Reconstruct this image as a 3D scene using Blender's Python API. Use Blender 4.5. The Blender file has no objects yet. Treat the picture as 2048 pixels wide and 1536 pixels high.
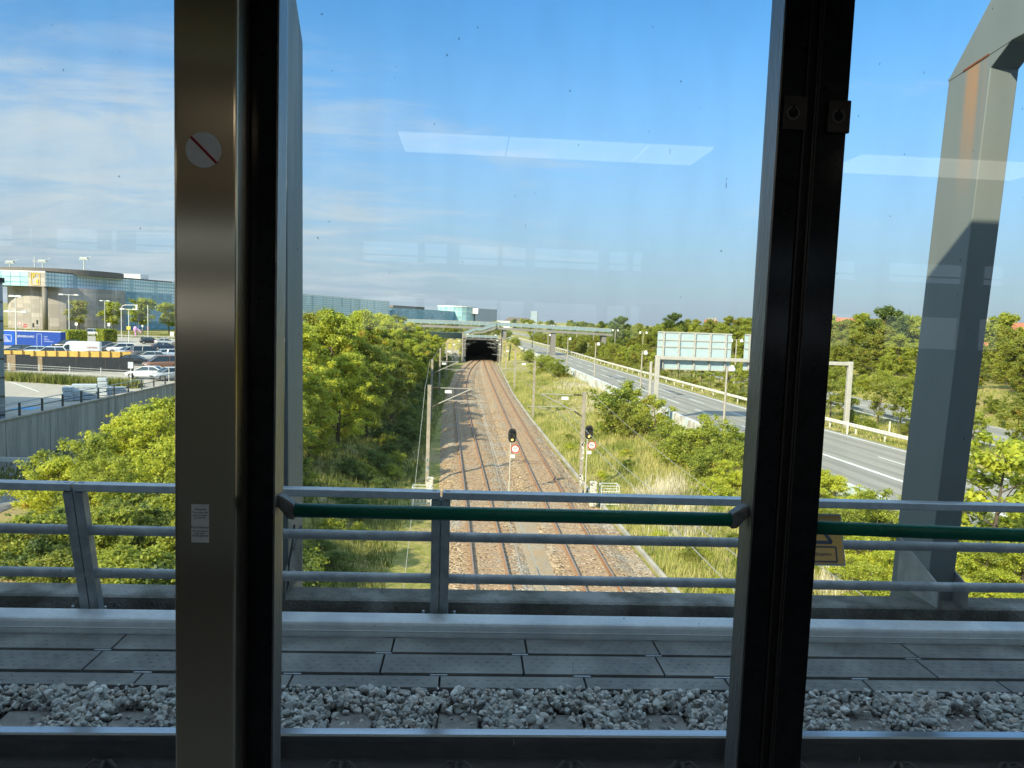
import bpy, bmesh, math, random
import numpy as np
from mathutils import Vector, Matrix
D = bpy.data; S = bpy.context.scene; COL = S.collection
R = math.radians
# ---------------------------------------------------------------- camera (rail top of the viaduct = z 0, tracks below run along +Y)
F, W, H = 1500., 2048, 1536
CP, CY, CR = R(4.9), R(3.2), R(2.06)
CZ = 2.2
_fw = np.array([math.sin(CY)*math.cos(CP), math.cos(CY)*math.cos(CP), -math.sin(CP)])
_r0 = np.array([math.cos(CY), -math.sin(CY), 0.]); _u0 = np.cross(_r0, _fw)
_rt = math.cos(CR)*_r0 + math.sin(CR)*_u0; _up = -math.sin(CR)*_r0 + math.cos(CR)*_u0
_C = np.array([0, 0, CZ])
cd = D.cameras.new('camera'); cam = D.objects.new('camera', cd); COL.objects.link(cam)
cd.sensor_width = 36.; cd.lens = F/W*36.; cd.clip_start = 0.02; cd.clip_end = 20000
cam.matrix_world = Matrix(((_rt[0], _up[0], -_fw[0], 0), (_rt[1], _up[1], -_fw[1], 0), (_rt[2], _up[2], -_fw[2], CZ), (0, 0, 0, 1)))
S.camera = cam
def ray(x, y): return _fw + _rt*(x-W/2)/F - _up*(y-H/2)/F
def uz(x, y, z): d = ray(x, y); return _C + d*((z-CZ)/d[2])     # where a sight line meets a level
def uy(x, y, Y): d = ray(x, y); return _C + d*(Y/d[1])
def ux(x, y, X): d = ray(x, y); return _C + d*(X/d[0])
# ---------------------------------------------------------------- light
SAZ, SEL = R(38), R(32)                       # direction the light travels in plan (from +Y towards +X), sun height
SUN_STRENGTH, SKY_STRENGTH, EXPOSURE = 4.6, 0.15, 1.13
sl = D.lights.new('sun', 'SUN'); sl.energy = SUN_STRENGTH; sl.angle = R(0.53); sl.color = (1.0, 0.865, 0.64)
so = D.objects.new('sun', sl); COL.objects.link(so)
so.rotation_euler = Vector((math.sin(SAZ)*math.cos(SEL), math.cos(SAZ)*math.cos(SEL), -math.sin(SEL))).to_track_quat('-Z', 'Y').to_euler()
wd = D.worlds.new('World'); S.world = wd; wd.use_nodes = True
def nodes_world():
    t = wd.node_tree; t.nodes.clear(); N = t.nodes.new; L = t.links.new
    out = N('ShaderNodeOutputWorld'); bg = N('ShaderNodeBackground'); bg.inputs[1].default_value = SKY_STRENGTH
    sky = N('ShaderNodeTexSky'); sky.sky_type = 'NISHITA'; sky.sun_disc = False
    sky.sun_elevation = SEL; sky.sun_rotation = R(180) + SAZ; sky.air_density = 1.0; sky.dust_density = 0.5; sky.ozone_density = 2.0
    tc = N('ShaderNodeTexCoord'); sep = N('ShaderNodeSeparateXYZ'); L(tc.outputs['Generated'], sep.inputs[0])
    zz = N('ShaderNodeMath'); zz.operation = 'ADD'; zz.inputs[1].default_value = 0.10; L(sep.outputs[2], zz.inputs[0])
    dx = N('ShaderNodeMath'); dx.operation = 'DIVIDE'; L(sep.outputs[0], dx.inputs[0]); L(zz.outputs[0], dx.inputs[1])
    dy = N('ShaderNodeMath'); dy.operation = 'DIVIDE'; L(sep.outputs[1], dy.inputs[0]); L(zz.outputs[0], dy.inputs[1])
    cb = N('ShaderNodeCombineXYZ'); L(dx.outputs[0], cb.inputs[0]); L(dy.outputs[0], cb.inputs[1])
    mp = N('ShaderNodeMapping'); mp.inputs['Scale'].default_value = (0.42, 0.75, 1); mp.inputs['Rotation'].default_value = (0, 0, R(18)); mp.inputs['Location'].default_value = (0.4, 1.1, 0)
    L(cb.outputs[0], mp.inputs[0])
    n1 = N('ShaderNodeTexNoise'); n1.inputs['Scale'].default_value = 2.0; n1.inputs['Detail'].default_value = 9; n1.inputs['Roughness'].default_value = 0.66; n1.inputs['Distortion'].default_value = 0.6
    L(mp.outputs[0], n1.inputs[0])
    # a bank of thin cloud hangs to the left of the view, low to middle height
    mx = N('ShaderNodeMapRange'); mx.inputs[1].default_value = 0.22; mx.inputs[2].default_value = -0.34; mx.inputs[3].default_value = 0; mx.inputs[4].default_value = 1; L(sep.outputs[0], mx.inputs[0])
    mz = N('ShaderNodeMapRange'); mz.inputs[1].default_value = 0.36; mz.inputs[2].default_value = 0.20; mz.inputs[3].default_value = 0; mz.inputs[4].default_value = 1; L(sep.outputs[2], mz.inputs[0])
    mm = N('ShaderNodeMath'); mm.operation = 'MULTIPLY'; L(mx.outputs[0], mm.inputs[0]); L(mz.outputs[0], mm.inputs[1])
    ad = N('ShaderNodeMath'); ad.operation = 'MULTIPLY_ADD'; ad.inputs[1].default_value = 0.30; L(mm.outputs[0], ad.inputs[0]); L(n1.outputs[0], ad.inputs[2])
    cr = N('ShaderNodeMapRange'); cr.interpolation_type = 'SMOOTHSTEP'; cr.inputs[1].default_value = 0.57; cr.inputs[2].default_value = 0.95; cr.inputs[3].default_value = 0; cr.inputs[4].default_value = 0.85; L(ad.outputs[0], cr.inputs[0])
    hs = N('ShaderNodeHueSaturation'); hs.inputs['Saturation'].default_value = 1.12; tn = N('ShaderNodeMixRGB'); tn.blend_type = 'MULTIPLY'; tn.inputs[0].default_value = 1; tn.inputs[2].default_value = (.50, .66, .745, 1); L(sky.outputs[0], tn.inputs[1]); L(tn.outputs[0], hs.inputs['Color'])
    # bluish haze low over the horizon
    hz = N('ShaderNodeMapRange'); hz.interpolation_type = 'SMOOTHSTEP'; hz.inputs[1].default_value = .40; hz.inputs[2].default_value = -.02; hz.inputs[3].default_value = 0; hz.inputs[4].default_value = .9; L(sep.outputs[2], hz.inputs[0])
    hm = N('ShaderNodeMixRGB'); L(hz.outputs[0], hm.inputs[0]); L(hs.outputs[0], hm.inputs[1]); hm.inputs[2].default_value = (1.38, 1.60, 2.12, 1)
    mix = N('ShaderNodeMixRGB'); L(cr.outputs[0], mix.inputs[0]); L(hm.outputs[0], mix.inputs[1]); mix.inputs[2].default_value = (2.4, 2.62, 2.85, 1)
    # bright veil added to the sky above the view, lifting the deck's shade
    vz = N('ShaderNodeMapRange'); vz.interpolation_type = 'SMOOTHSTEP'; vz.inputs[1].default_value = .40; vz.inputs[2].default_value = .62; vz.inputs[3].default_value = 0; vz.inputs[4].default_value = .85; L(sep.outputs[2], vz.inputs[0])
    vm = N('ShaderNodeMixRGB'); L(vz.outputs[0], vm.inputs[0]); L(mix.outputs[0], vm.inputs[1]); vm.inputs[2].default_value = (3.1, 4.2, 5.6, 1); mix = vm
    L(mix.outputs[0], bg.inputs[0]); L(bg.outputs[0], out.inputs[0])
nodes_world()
S.view_settings.view_transform = 'Standard'; S.view_settings.look = 'None'; S.view_settings.exposure = EXPOSURE; S.view_settings.gamma = 1
S.cycles.max_bounces = 6; S.cycles.diffuse_bounces = 3; S.cycles.glossy_bounces = 3; S.cycles.transparent_max_bounces = 12; S.cycles.transmission_bounces = 4
S.cycles.use_denoising = True; S.cycles.denoising_prefilter = 'ACCURATE'; S.cycles.caustics_reflective = False; S.cycles.caustics_refractive = False
# ---------------------------------------------------------------- materials
def _mat(name):
    m = D.materials.new(name); m.use_nodes = True; t = m.node_tree
    return m, t, t.nodes['Principled BSDF'], t.nodes.new, t.links.new
def M(name, c1, c2=None, scale=4., rough=.7, metal=0., bump=0., bscale=None, detail=6., c3=None, s3=1., stretch=None, spec=.3, lo=.35, hi=.65):
    """two-tone noise paint with optional third large-scale tone and bump"""
    m, t, p, N, L = _mat(name)
    p.inputs['Roughness'].default_value = rough; p.inputs['Metallic'].default_value = metal; p.inputs['Specular IOR Level'].default_value = spec
    if c2 is None and not bump:
        p.inputs['Base Color'].default_value = (*c1, 1); return m
    tc = N('ShaderNodeTexCoord'); src = tc.outputs['Object']
    if stretch:
        mp = N('ShaderNodeMapping'); mp.inputs['Scale'].default_value = stretch; L(src, mp.inputs[0]); src = mp.outputs[0]
    n = N('ShaderNodeTexNoise'); n.inputs['Scale'].default_value = scale; n.inputs['Detail'].default_value = detail; n.inputs['Roughness'].default_value = .62; L(src, n.inputs[0])
    mr = N('ShaderNodeMapRange'); mr.inputs[1].default_value = lo; mr.inputs[2].default_value = hi; L(n.outputs[0], mr.inputs[0])
    mx = N('ShaderNodeMixRGB'); mx.inputs[1].default_value = (*c1, 1); mx.inputs[2].default_value = (*(c2 or c1), 1); L(mr.outputs[0], mx.inputs[0]); col = mx.outputs[0]
    if c3:
        n3 = N('ShaderNodeTexNoise'); n3.inputs['Scale'].default_value = s3; n3.inputs['Detail'].default_value = 4; L(src, n3.inputs[0])
        r3 = N('ShaderNodeMapRange'); r3.inputs[1].default_value = .48; r3.inputs[2].default_value = .66; L(n3.outputs[0], r3.inputs[0])
        m3 = N('ShaderNodeMixRGB'); L(r3.outputs[0], m3.inputs[0]); L(col, m3.inputs[1]); m3.inputs[2].default_value = (*c3, 1); col = m3.outputs[0]
    L(col, p.inputs['Base Color'])
    if bump:
        nb = N('ShaderNodeTexNoise'); nb.inputs['Scale'].default_value = bscale or scale; nb.inputs['Detail'].default_value = 8; L(src, nb.inputs[0])
        b = N('ShaderNodeBump'); b.inputs['Strength'].default_value = min(1, bump); b.inputs['Distance'].default_value = .02 if bump <= 1 else .02*bump; L(nb.outputs[0], b.inputs['Height']); L(b.outputs[0], p.inputs['Normal'])
    return m
def leafmat(name, c_dark, c_mid, c_light, c_warm=None, warm=.0, trans=.48):
    m, t, p, N, L = _mat(name)
    geo = N('ShaderNodeNewGeometry'); oi = N('ShaderNodeObjectInfo'); tc = N('ShaderNodeTexCoord')
    n = N('ShaderNodeTexNoise'); n.inputs['Scale'].default_value = .9; n.inputs['Detail'].default_value = 3; L(tc.outputs['Object'], n.inputs[0])
    a = N('ShaderNodeMath'); a.operation = 'MULTIPLY_ADD'; a.inputs[1].default_value = .55; L(geo.outputs['Random Per Island'], a.inputs[0]); L(n.outputs[0], a.inputs[2])
    b = N('ShaderNodeMath'); b.operation = 'MULTIPLY_ADD'; b.inputs[1].default_value = .30; L(oi.outputs['Random'], b.inputs[0]); L(a.outputs[0], b.inputs[2])
    cr = N('ShaderNodeValToRGB'); e = cr.color_ramp.elements; e[0].position = .42; e[0].color = (*c_dark, 1); e[1].position = 1.25/1.3; e[1].color = (*c_light, 1)
    k = e.new(.68); k.color = (*c_mid, 1); L(b.outputs[0], cr.inputs[0]); col = cr.outputs[0]
    if c_warm:
        n2 = N('ShaderNodeTexNoise'); n2.inputs['Scale'].default_value = .55; n2.inputs['Detail'].default_value = 2; mp = N('ShaderNodeMapping'); L(tc.outputs['Object'], mp.inputs[0]); L(mp.outputs[0], n2.inputs[0])
        cx = N('ShaderNodeCombineXYZ'); mu = N('ShaderNodeMath'); mu.operation = 'MULTIPLY'; mu.inputs[1].default_value = 37.; L(oi.outputs['Random'], mu.inputs[0]); L(mu.outputs[0], cx.inputs[0]); L(cx.outputs[0], mp.inputs['Location'])
        r2 = N('ShaderNodeMapRange'); r2.inputs[1].default_value = .66-warm; r2.inputs[2].default_value = .74-warm; L(n2.outputs[0], r2.inputs[0])
        mw = N('ShaderNodeMixRGB'); L(r2.outputs[0], mw.inputs[0]); L(col, mw.inputs[1]); mw.inputs[2].default_value = (*c_warm, 1); col = mw.outputs[0]
    L(col, p.inputs['Base Color']); p.inputs['Roughness'].default_value = .5; p.inputs['Specular IOR Level'].default_value = .35
    tr = N('ShaderNodeBsdfTranslucent'); hs = N('ShaderNodeHueSaturation'); hs.inputs['Value'].default_value = 1.6; hs.inputs['Hue'].default_value = .49; L(col, hs.inputs['Color']); L(hs.outputs[0], tr.inputs[0])
    ms = N('ShaderNodeMixShader'); ms.inputs[0].default_value = trans; L(p.outputs[0], ms.inputs[1]); L(tr.outputs[0], ms.inputs[2]); L(ms.outputs[0], t.nodes['Material Output'].inputs[0])
    return m
def emit(name, c, s):
    m, t, p, N, L = _mat(name); p.inputs['Base Color'].default_value = (*c, 1); p.inputs['Emission Color'].default_value = (*c, 1); p.inputs['Emission Strength'].default_value = s; return m
def pane_mat(name, tint=(.93, .965, .955), dirt=True, base=.035):
    m, t, p, N, L = _mat(name); t.nodes.remove(p)
    tr = N('ShaderNodeBsdfTransparent'); tr.inputs[0].default_value = (*tint, 1); gl = N('ShaderNodeBsdfGlossy'); gl.inputs['Roughness'].default_value = .0
    lw = N('ShaderNodeLayerWeight'); lw.inputs[0].default_value = .5; pw = N('ShaderNodeMath'); pw.operation = 'POWER'; pw.inputs[1].default_value = 5; L(lw.outputs['Facing'], pw.inputs[0])
    fa = N('ShaderNodeMath'); fa.operation = 'MULTIPLY_ADD'; fa.inputs[1].default_value = .6; fa.inputs[2].default_value = base; L(pw.outputs[0], fa.inputs[0])
    mx = N('ShaderNodeMixShader'); L(fa.outputs[0], mx.inputs[0]); L(tr.outputs[0], mx.inputs[1]); L(gl.outputs[0], mx.inputs[2]); out = mx.outputs[0]
    if dirt:
        tc = N('ShaderNodeTexCoord'); df = N('ShaderNodeBsdfDiffuse'); df.inputs[0].default_value = (.55, .56, .55, 1)
        n = N('ShaderNodeTexNoise'); n.inputs['Scale'].default_value = 7; n.inputs['Detail'].default_value = 7; mp = N('ShaderNodeMapping'); mp.inputs['Scale'].default_value = (2.2, 1, .7); L(tc.outputs['Object'], mp.inputs[0]); L(mp.outputs[0], n.inputs[0])
        r = N('ShaderNodeMapRange'); r.inputs[1].default_value = .42; r.inputs[2].default_value = .85; r.inputs[3].default_value = .014; r.inputs[4].default_value = .06; L(n.outputs[0], r.inputs[0])
        m2 = N('ShaderNodeMixShader'); L(r.outputs[0], m2.inputs[0]); L(out, m2.inputs[1]); L(df.outputs[0], m2.inputs[2])
        # grit: sparse dark specks and pale run marks
        def specks(scale, rad, keep, colr, sx, sz, prev):
            mp2 = N('ShaderNodeMapping'); mp2.inputs['Scale'].default_value = (sx, 1, sz); L(tc.outputs['Object'], mp2.inputs[0])
            nz = N('ShaderNodeTexNoise'); nz.inputs['Scale'].default_value = 60; L(tc.outputs['Object'], nz.inputs[0])
            va = N('ShaderNodeMixRGB'); va.inputs[0].default_value = .012; L(mp2.outputs[0], va.inputs[1]); L(nz.outputs['Color'], va.inputs[2])
            v = N('ShaderNodeTexVoronoi'); v.inputs['Scale'].default_value = scale; L(va.outputs[0], v.inputs[0])
            sp = N('ShaderNodeSeparateXYZ'); L(v.outputs['Color'], sp.inputs[0])
            g = N('ShaderNodeMath'); g.operation = 'LESS_THAN'; g.inputs[1].default_value = keep; L(sp.outputs[0], g.inputs[0])
            rr = N('ShaderNodeMath'); rr.operation = 'MULTIPLY'; rr.inputs[1].default_value = rad; L(sp.outputs[1], rr.inputs[0])
            s = N('ShaderNodeMath'); s.operation = 'LESS_THAN'; L(v.outputs['Distance'], s.inputs[0]); L(rr.outputs[0], s.inputs[1])
            k = N('ShaderNodeMath'); k.operation = 'MULTIPLY'; L(g.outputs[0], k.inputs[0]); L(s.outputs[0], k.inputs[1])
            k2 = N('ShaderNodeMath'); k2.operation = 'MULTIPLY'; k2.inputs[1].default_value = .6; L(k.outputs[0], k2.inputs[0])
            d2 = N('ShaderNodeBsdfDiffuse'); d2.inputs[0].default_value = (*colr, 1)
            m3 = N('ShaderNodeMixShader'); L(k2.outputs[0], m3.inputs[0]); L(prev, m3.inputs[1]); L(d2.outputs[0], m3.inputs[2]); return m3.outputs[0]
        out = specks(52, .12, .26, (.02, .022, .03), 1, .6, m2.outputs[0])
        out = specks(26, .07, .14, (.5, .5, .48), 2.4, .25, out)
    L(out, t.nodes['Material Output'].inputs[0]); return m
# ---------------------------------------------------------------- mesh builder
class MB:
    def __init__(s): s.v = []; s.f = []; s.m = []; s.mi = 0
    def add(s, vs, fs):
        o = len(s.v); s.v += [tuple(map(float, v)) for v in vs]; s.f += [tuple(i+o for i in f) for f in fs]; s.m += [s.mi]*len(fs); return s
    def box(s, x0, x1, y0, y1, z0, z1):
        return s.add([(x0,y0,z0),(x1,y0,z0),(x1,y1,z0),(x0,y1,z0),(x0,y0,z1),(x1,y0,z1),(x1,y1,z1),(x0,y1,z1)],
                     [(0,3,2,1),(4,5,6,7),(0,1,5,4),(1,2,6,5),(2,3,7,6),(3,0,4,7)])
    def bar(s, p, q, w, h, up=(0,0,1)):
        p, q = Vector(p), Vector(q); d = (q-p).normalized(); u = Vector(up)
        if abs(d.dot(u)) > .98: u = Vector((0, 1, 0))
        a = d.cross(u).normalized()*w/2; b = a.cross(d).normalized()*h/2
        return s.add([p-a-b, p+a-b, p+a+b, p-a+b, q-a-b, q+a-b, q+a+b, q-a+b], [(0,1,2,3),(7,6,5,4),(0,4,5,1),(1,5,6,2),(2,6,7,3),(3,7,4,0)])
    def tube(s, pts, r, n=8, cap=True):
        pts = [Vector(p) for p in pts]; rs = r if isinstance(r, (list, tuple)) else [r]*len(pts); vs = []; fs = []; a = None
        for i, p in enumerate(pts):
            d = ((pts[i+1] if i+1 < len(pts) else p)-(pts[i-1] if i else p)).normalized()
            if a is None: a = d.orthogonal().normalized()
            else: a = (a-d*a.dot(d)).normalized()
            b = d.cross(a)
            vs += [p+(a*math.cos(6.28319*k/n)+b*math.sin(6.28319*k/n))*rs[i] for k in range(n)]
            if i: fs += [((i-1)*n+k, (i-1)*n+(k+1)%n, i*n+(k+1)%n, i*n+k) for k in range(n)]
        if cap: fs += [tuple(range(n-1, -1, -1)), tuple(range((len(pts)-1)*n, len(pts)*n))]
        return s.add(vs, fs)
    def prism(s, poly, axis, t0, t1):
        """poly in the plane across axis: x -> (y,z), y -> (x,z), z -> (x,y)"""
        def P(u, v, t): return (t, u, v) if axis == 'x' else (u, t, v) if axis == 'y' else (u, v, t)
        n = len(poly); vs = [P(u, v, t0) for u, v in poly]+[P(u, v, t1) for u, v in poly]
        return s.add(vs, [tuple(range(n)), tuple(range(2*n-1, n-1, -1))]+[(k, k+n, (k+1) % n+n, (k+1) % n) for k in range(n)])
    def sweep(s, path, prof, closed=True):
        """prof (side, height) swept level along path; side to the right of travel"""
        vs = []; fs = []; n = len(prof); P = [Vector(p) for p in path]
        for i, p in enumerate(P):
            d = (P[min(i+1, len(P)-1)]-P[max(i-1, 0)]); d.z = 0; d.normalize(); sd = Vector((d.y, -d.x, 0))
            vs += [p+sd*a+Vector((0, 0, b)) for a, b in prof]
            if i: fs += [((i-1)*n+k, (i-1)*n+(k+1) % n, i*n+(k+1) % n, i*n+k) for k in range(n if closed else n-1)]
        if closed: fs += [tuple(range(n)), tuple(range((len(P)-1)*n+n-1, (len(P)-1)*n-1, -1))]
        return s.add(vs, fs)
    def lathe(s, prof, c=(0, 0, 0), n=16):
        vs = []; fs = []; c = Vector(c)
        for i, (r, z) in enumerate(prof):
            vs += [c+Vector((r*math.cos(6.28319*k/n), r*math.sin(6.28319*k/n), z)) for k in range(n)]
            if i: fs += [((i-1)*n+k, (i-1)*n+(k+1) % n, i*n+(k+1) % n, i*n+k) for k in range(n)]
        fs += [tuple(range(n-1, -1, -1)), tuple(range((len(prof)-1)*n, len(prof)*n))]
        return s.add(vs, fs)
    def disc(s, c, r, axis_y0, axis_y1, n=20, sx=1., sz=1.):
        c = Vector(c); return s.prism([(c.x+r*sx*math.cos(6.28319*k/n), c.z+r*sz*math.sin(6.28319*k/n)) for k in range(n)], 'y', axis_y0, axis_y1)
    def xf(s, mat, i0=0): s.v = s.v[:i0]+[tuple(mat @ Vector(v)) for v in s.v[i0:]]; return s
    def mesh(s, name, mats, smooth=False):
        me = D.meshes.new(name); me.from_pydata(s.v, [], s.f); bm = bmesh.new(); bm.from_mesh(me); bmesh.ops.recalc_face_normals(bm, faces=bm.faces); bm.to_mesh(me); bm.free()
        for m in (mats if isinstance(mats, (list, tuple)) else [mats]): me.materials.append(m)
        if any(s.m): me.polygons.foreach_set('material_index', s.m)
        if smooth: me.polygons.foreach_set('use_smooth', [True]*len(me.polygons))
        return me
    def build(s, name, mats, parent=None, smooth=False, bevel=0., kind=None):
        o = link(name, s.mesh(name, mats, smooth), parent)
        if bevel:
            b = o.modifiers.new('bevel', 'BEVEL'); b.width = bevel; b.segments = 3; b.limit_method = 'ANGLE'
        if kind: o['kind'] = kind
        return o
def link(name, me, parent=None):
    o = D.objects.new(name, me); COL.objects.link(o)
    if parent is not None: o.parent = parent
    return o
def tag(o, label, cat, group=None):
    o['label'] = label; o['category'] = cat
    if group: o['group'] = group
    return o
def thing(name, label, cat, loc=(0, 0, 0), rz=0., group=None):
    o = D.objects.new(name, None); COL.objects.link(o); o.location = loc; o.rotation_euler = (0, 0, rz); o.empty_display_size = .2
    return tag(o, label, cat, group)
_kids = {}
def kids(o): return [c for c in D.objects if c.parent == o] if o.name not in _kids else _kids[o.name]
def remember(o): _kids[o.name] = [c for c in D.objects if c.parent == o]; [remember(c) for c in _kids[o.name]]; return o
def dup(src, loc, rz=0., label=None, scale=None, group=None, recolour=None):
    """copy of a thing with copies of its parts and sub-parts"""
    def cp(o, parent):
        c = o.copy(); COL.objects.link(c); c.parent = parent
        if recolour and o.name.split('.')[0] in recolour:
            c.material_slots[0].link = 'OBJECT'; c.material_slots[0].material = recolour[o.name.split('.')[0]]
        for k in kids(o): cp(k, c)
        return c
    r = cp(src, None); r.location = loc; r.rotation_euler = (0, 0, rz)
    if scale is not None: r.scale = scale if isinstance(scale, tuple) else (scale,)*3
    if label: r['label'] = label
    if group: r['group'] = group
    return r
def text(name, body, size, mat, parent, loc, rot=(R(90), 0, 0), ext=.002, align='CENTER', sx=1.):
    c = D.curves.new(name, 'FONT'); c.body = body; c.size = size; c.extrude = ext; c.align_x = align; c.align_y = 'CENTER'; c.materials.append(mat)
    tmp = D.objects.new('tmp', c); COL.objects.link(tmp); me = D.meshes.new_from_object(tmp, depsgraph=bpy.context.evaluated_depsgraph_get()); D.objects.remove(tmp); D.curves.remove(c)
    o = link(name, me, parent); o.location = loc; o.rotation_euler = rot; o.scale = (sx, 1, 1); return o
def sm(t): t = np.clip(t, 0, 1); return t*t*(3-2*t)
def settle(root, loc):
    for c in D.objects:
        if c.parent == root: c.location = Vector(c.location)-Vector(loc)
    root.location = loc; return root
# paints, metals and ground covers
m_steel_br = None
def brushed():
    m, t, p, N, L = _mat('brushed_steel'); p.inputs['Base Color'].default_value = (.70, .585, .43, 1); p.inputs['Metallic'].default_value = 1; p.inputs['Roughness'].default_value = .3
    p.inputs['Anisotropic'].default_value = .97; p.inputs['Anisotropic Rotation'].default_value = .0
    tg = N('ShaderNodeTangent'); tg.direction_type = 'RADIAL'; tg.axis = 'Z'; L(tg.outputs[0], p.inputs['Tangent'])
    tc = N('ShaderNodeTexCoord'); mp = N('ShaderNodeMapping'); mp.inputs['Scale'].default_value = (420, 3, 3); L(tc.outputs['Object'], mp.inputs[0])
    n = N('ShaderNodeTexNoise'); n.inputs['Scale'].default_value = 1.5; n.inputs['Detail'].default_value = 3; L(mp.outputs[0], n.inputs[0])
    b = N('ShaderNodeBump'); b.inputs['Strength'].default_value = .12; b.inputs['Distance'].default_value = .001; L(n.outputs[0], b.inputs['Height']); L(b.outputs[0], p.inputs['Normal'])
    n2 = N('ShaderNodeTexNoise'); n2.inputs['Scale'].default_value = 9; n2.inputs['Detail'].default_value = 5; L(tc.outputs['Object'], n2.inputs[0])
    r = N('ShaderNodeMapRange'); r.inputs[3].default_value = .21; r.inputs[4].default_value = .30; L(n2.outputs[0], r.inputs[0]); L(r.outputs[0], p.inputs['Roughness']); return m
m_brushed = brushed()
m_alu = M('aluminium_edge', (.27, .265, .25), (.19, .185, .18), 14, .38, .9, .25, 120, stretch=(1, 1, .25))
m_black = M('black_gloss', (.006, .007, .009), (.012, .013, .015), 30, .16)
m_rubber = M('black_rubber', (.012, .012, .013), (.02, .019, .018), 60, .7)
m_trimline = M('dark_trim', (.05, .047, .043), None, rough=.5, metal=.2)
m_inner = M('train_lining', (.33, .32, .30), (.36, .35, .325), 3, .6)
m_floor = M('train_floor', (.16, .16, .16), (.2, .2, .2), 30, .7)
m_shell = M('train_shell', (.78, .78, .77), (.74, .74, .73), 2, .35, .3)
m_white_st = M('sticker_white', (.80, .83, .84), (.74, .77, .78), 40, .5)
m_red_st = M('sticker_red', (.34, .02, .05), None, rough=.5)
m_ink = M('black_ink', (.015, .015, .018), None, rough=.6)
m_lockplate = M('lock_plate', (.05, .043, .04), (.042, .037, .035), 40, .45, .4)
m_green_bar = M('green_enamel', (.006, .15, .10), (.008, .18, .12), 10, .25, 0, .15, 200)
m_bracket = M('cast_bracket', (.22, .225, .22), (.15, .155, .155), 30, .55, .4, .3, 90)
m_yellow_rail = M('yellow_pole', (.55, .33, .02), None, rough=.3)
m_pane = pane_mat('window_glass', base=.045); m_pane2 = pane_mat('rear_window_glass', dirt=False)
m_lamp = emit('ceiling_lamp', (1, .93, .80), .85)
m_col = M('frame_paint', (.15, .175, .17), (.115, .14, .14), 1.6, .5, 0, .12, 90, stretch=(3, 3, .5), c3=(.25, .26, .24), s3=.9)
m_galv = M('galvanised', (.47, .48, .485), (.37, .385, .395), 18, .38, .65, .2, 150, c3=(.46, .47, .49), s3=7)
m_galv_dull = M('galvanised_dull', (.34, .355, .36), (.24, .255, .265), 12, .5, .3, .2, 120, c3=(.42, .43, .43), s3=5)
m_tough = M('duct_lid', (.72, .72, .70), (.62, .62, .61), 26, .4, .15, .3, 190, c3=(.52, .53, .54), s3=3, spec=.6)
m_slab = M('rubber_slab', (.185, .18, .165), (.13, .127, .118), 9, .6, 0, .35, 160, c3=(.25, .245, .22), s3=2.2)
m_slab_gap = M('slab_gap', (.02, .02, .022), None, rough=.9)
m_conc_dk = M('weathered_concrete', (.17, .16, .135), (.085, .082, .07), 7, .9, 0, .9, 45, c3=(.28, .27, .245), s3=2.6, detail=10)
m_stone = None
def stonemat():
    m, t, p, N, L = _mat('ballast_stone'); geo = N('ShaderNodeNewGeometry'); cr = N('ShaderNodeValToRGB'); e = cr.color_ramp.elements
    e[0].color = (.22, .22, .21, 1); e[1].color = (.62, .62, .58, 1); k = e.new(.5); k.color = (.42, .42, .39, 1); k = e.new(.8); k.color = (.42, .36, .31, 1); L(geo.outputs['Random Per Island'], cr.inputs[0])
    tc = N('ShaderNodeTexCoord'); n = N('ShaderNodeTexNoise'); n.inputs['Scale'].default_value = 90; n.inputs['Detail'].default_value = 6; L(tc.outputs['Object'], n.inputs[0])
    mx = N('ShaderNodeMixRGB'); mx.blend_type = 'MULTIPLY'; mx.inputs[0].default_value = .6; L(cr.outputs[0], mx.inputs[1]); L(n.outputs[0], mx.inputs[2]); hs = N('ShaderNodeHueSaturation'); hs.inputs['Value'].default_value = 1.5; L(mx.outputs[0], hs.inputs['Color']); L(hs.outputs[0], p.inputs['Base Color']); p.inputs['Roughness'].default_value = .85
    b = N('ShaderNodeBump'); b.inputs['Strength'].default_value = .5; b.inputs['Distance'].default_value = .004; L(n.outputs[0], b.inputs['Height']); L(b.outputs[0], p.inputs['Normal']); return m
m_stone = stonemat()
m_railside = M('rail_flank', (.075, .058, .05), (.045, .038, .036), 14, .75, .2, .3, 60, stretch=(.4, 1, 1))
m_railtop = M('rail_running_face', (.62, .63, .65), (.5, .5, .52), 6, .22, 1., stretch=(.1, 8, 1))
m_sleeper = M('concrete_sleeper', (.21, .195, .17), (.14, .125, .11), 12, .9, 0, .5, 70, c3=(.17, .11, .075), s3=1.2)
m_sleeper_dk = M('stained_sleeper', (.27, .25, .23), (.19, .175, .16), 14, .9, 0, .5, 80)
m_white = M('white_paint', (.72, .72, .70), (.62, .62, .6), 6, .5)
m_yellow_sign = M('faded_yellow_sign', (.62, .33, .07), (.54, .30, .08), 9, .5, c3=(.46, .28, .11), s3=3)
m_grey_rim = M('sign_rim', (.28, .29, .3), None, rough=.4, metal=.5)
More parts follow.
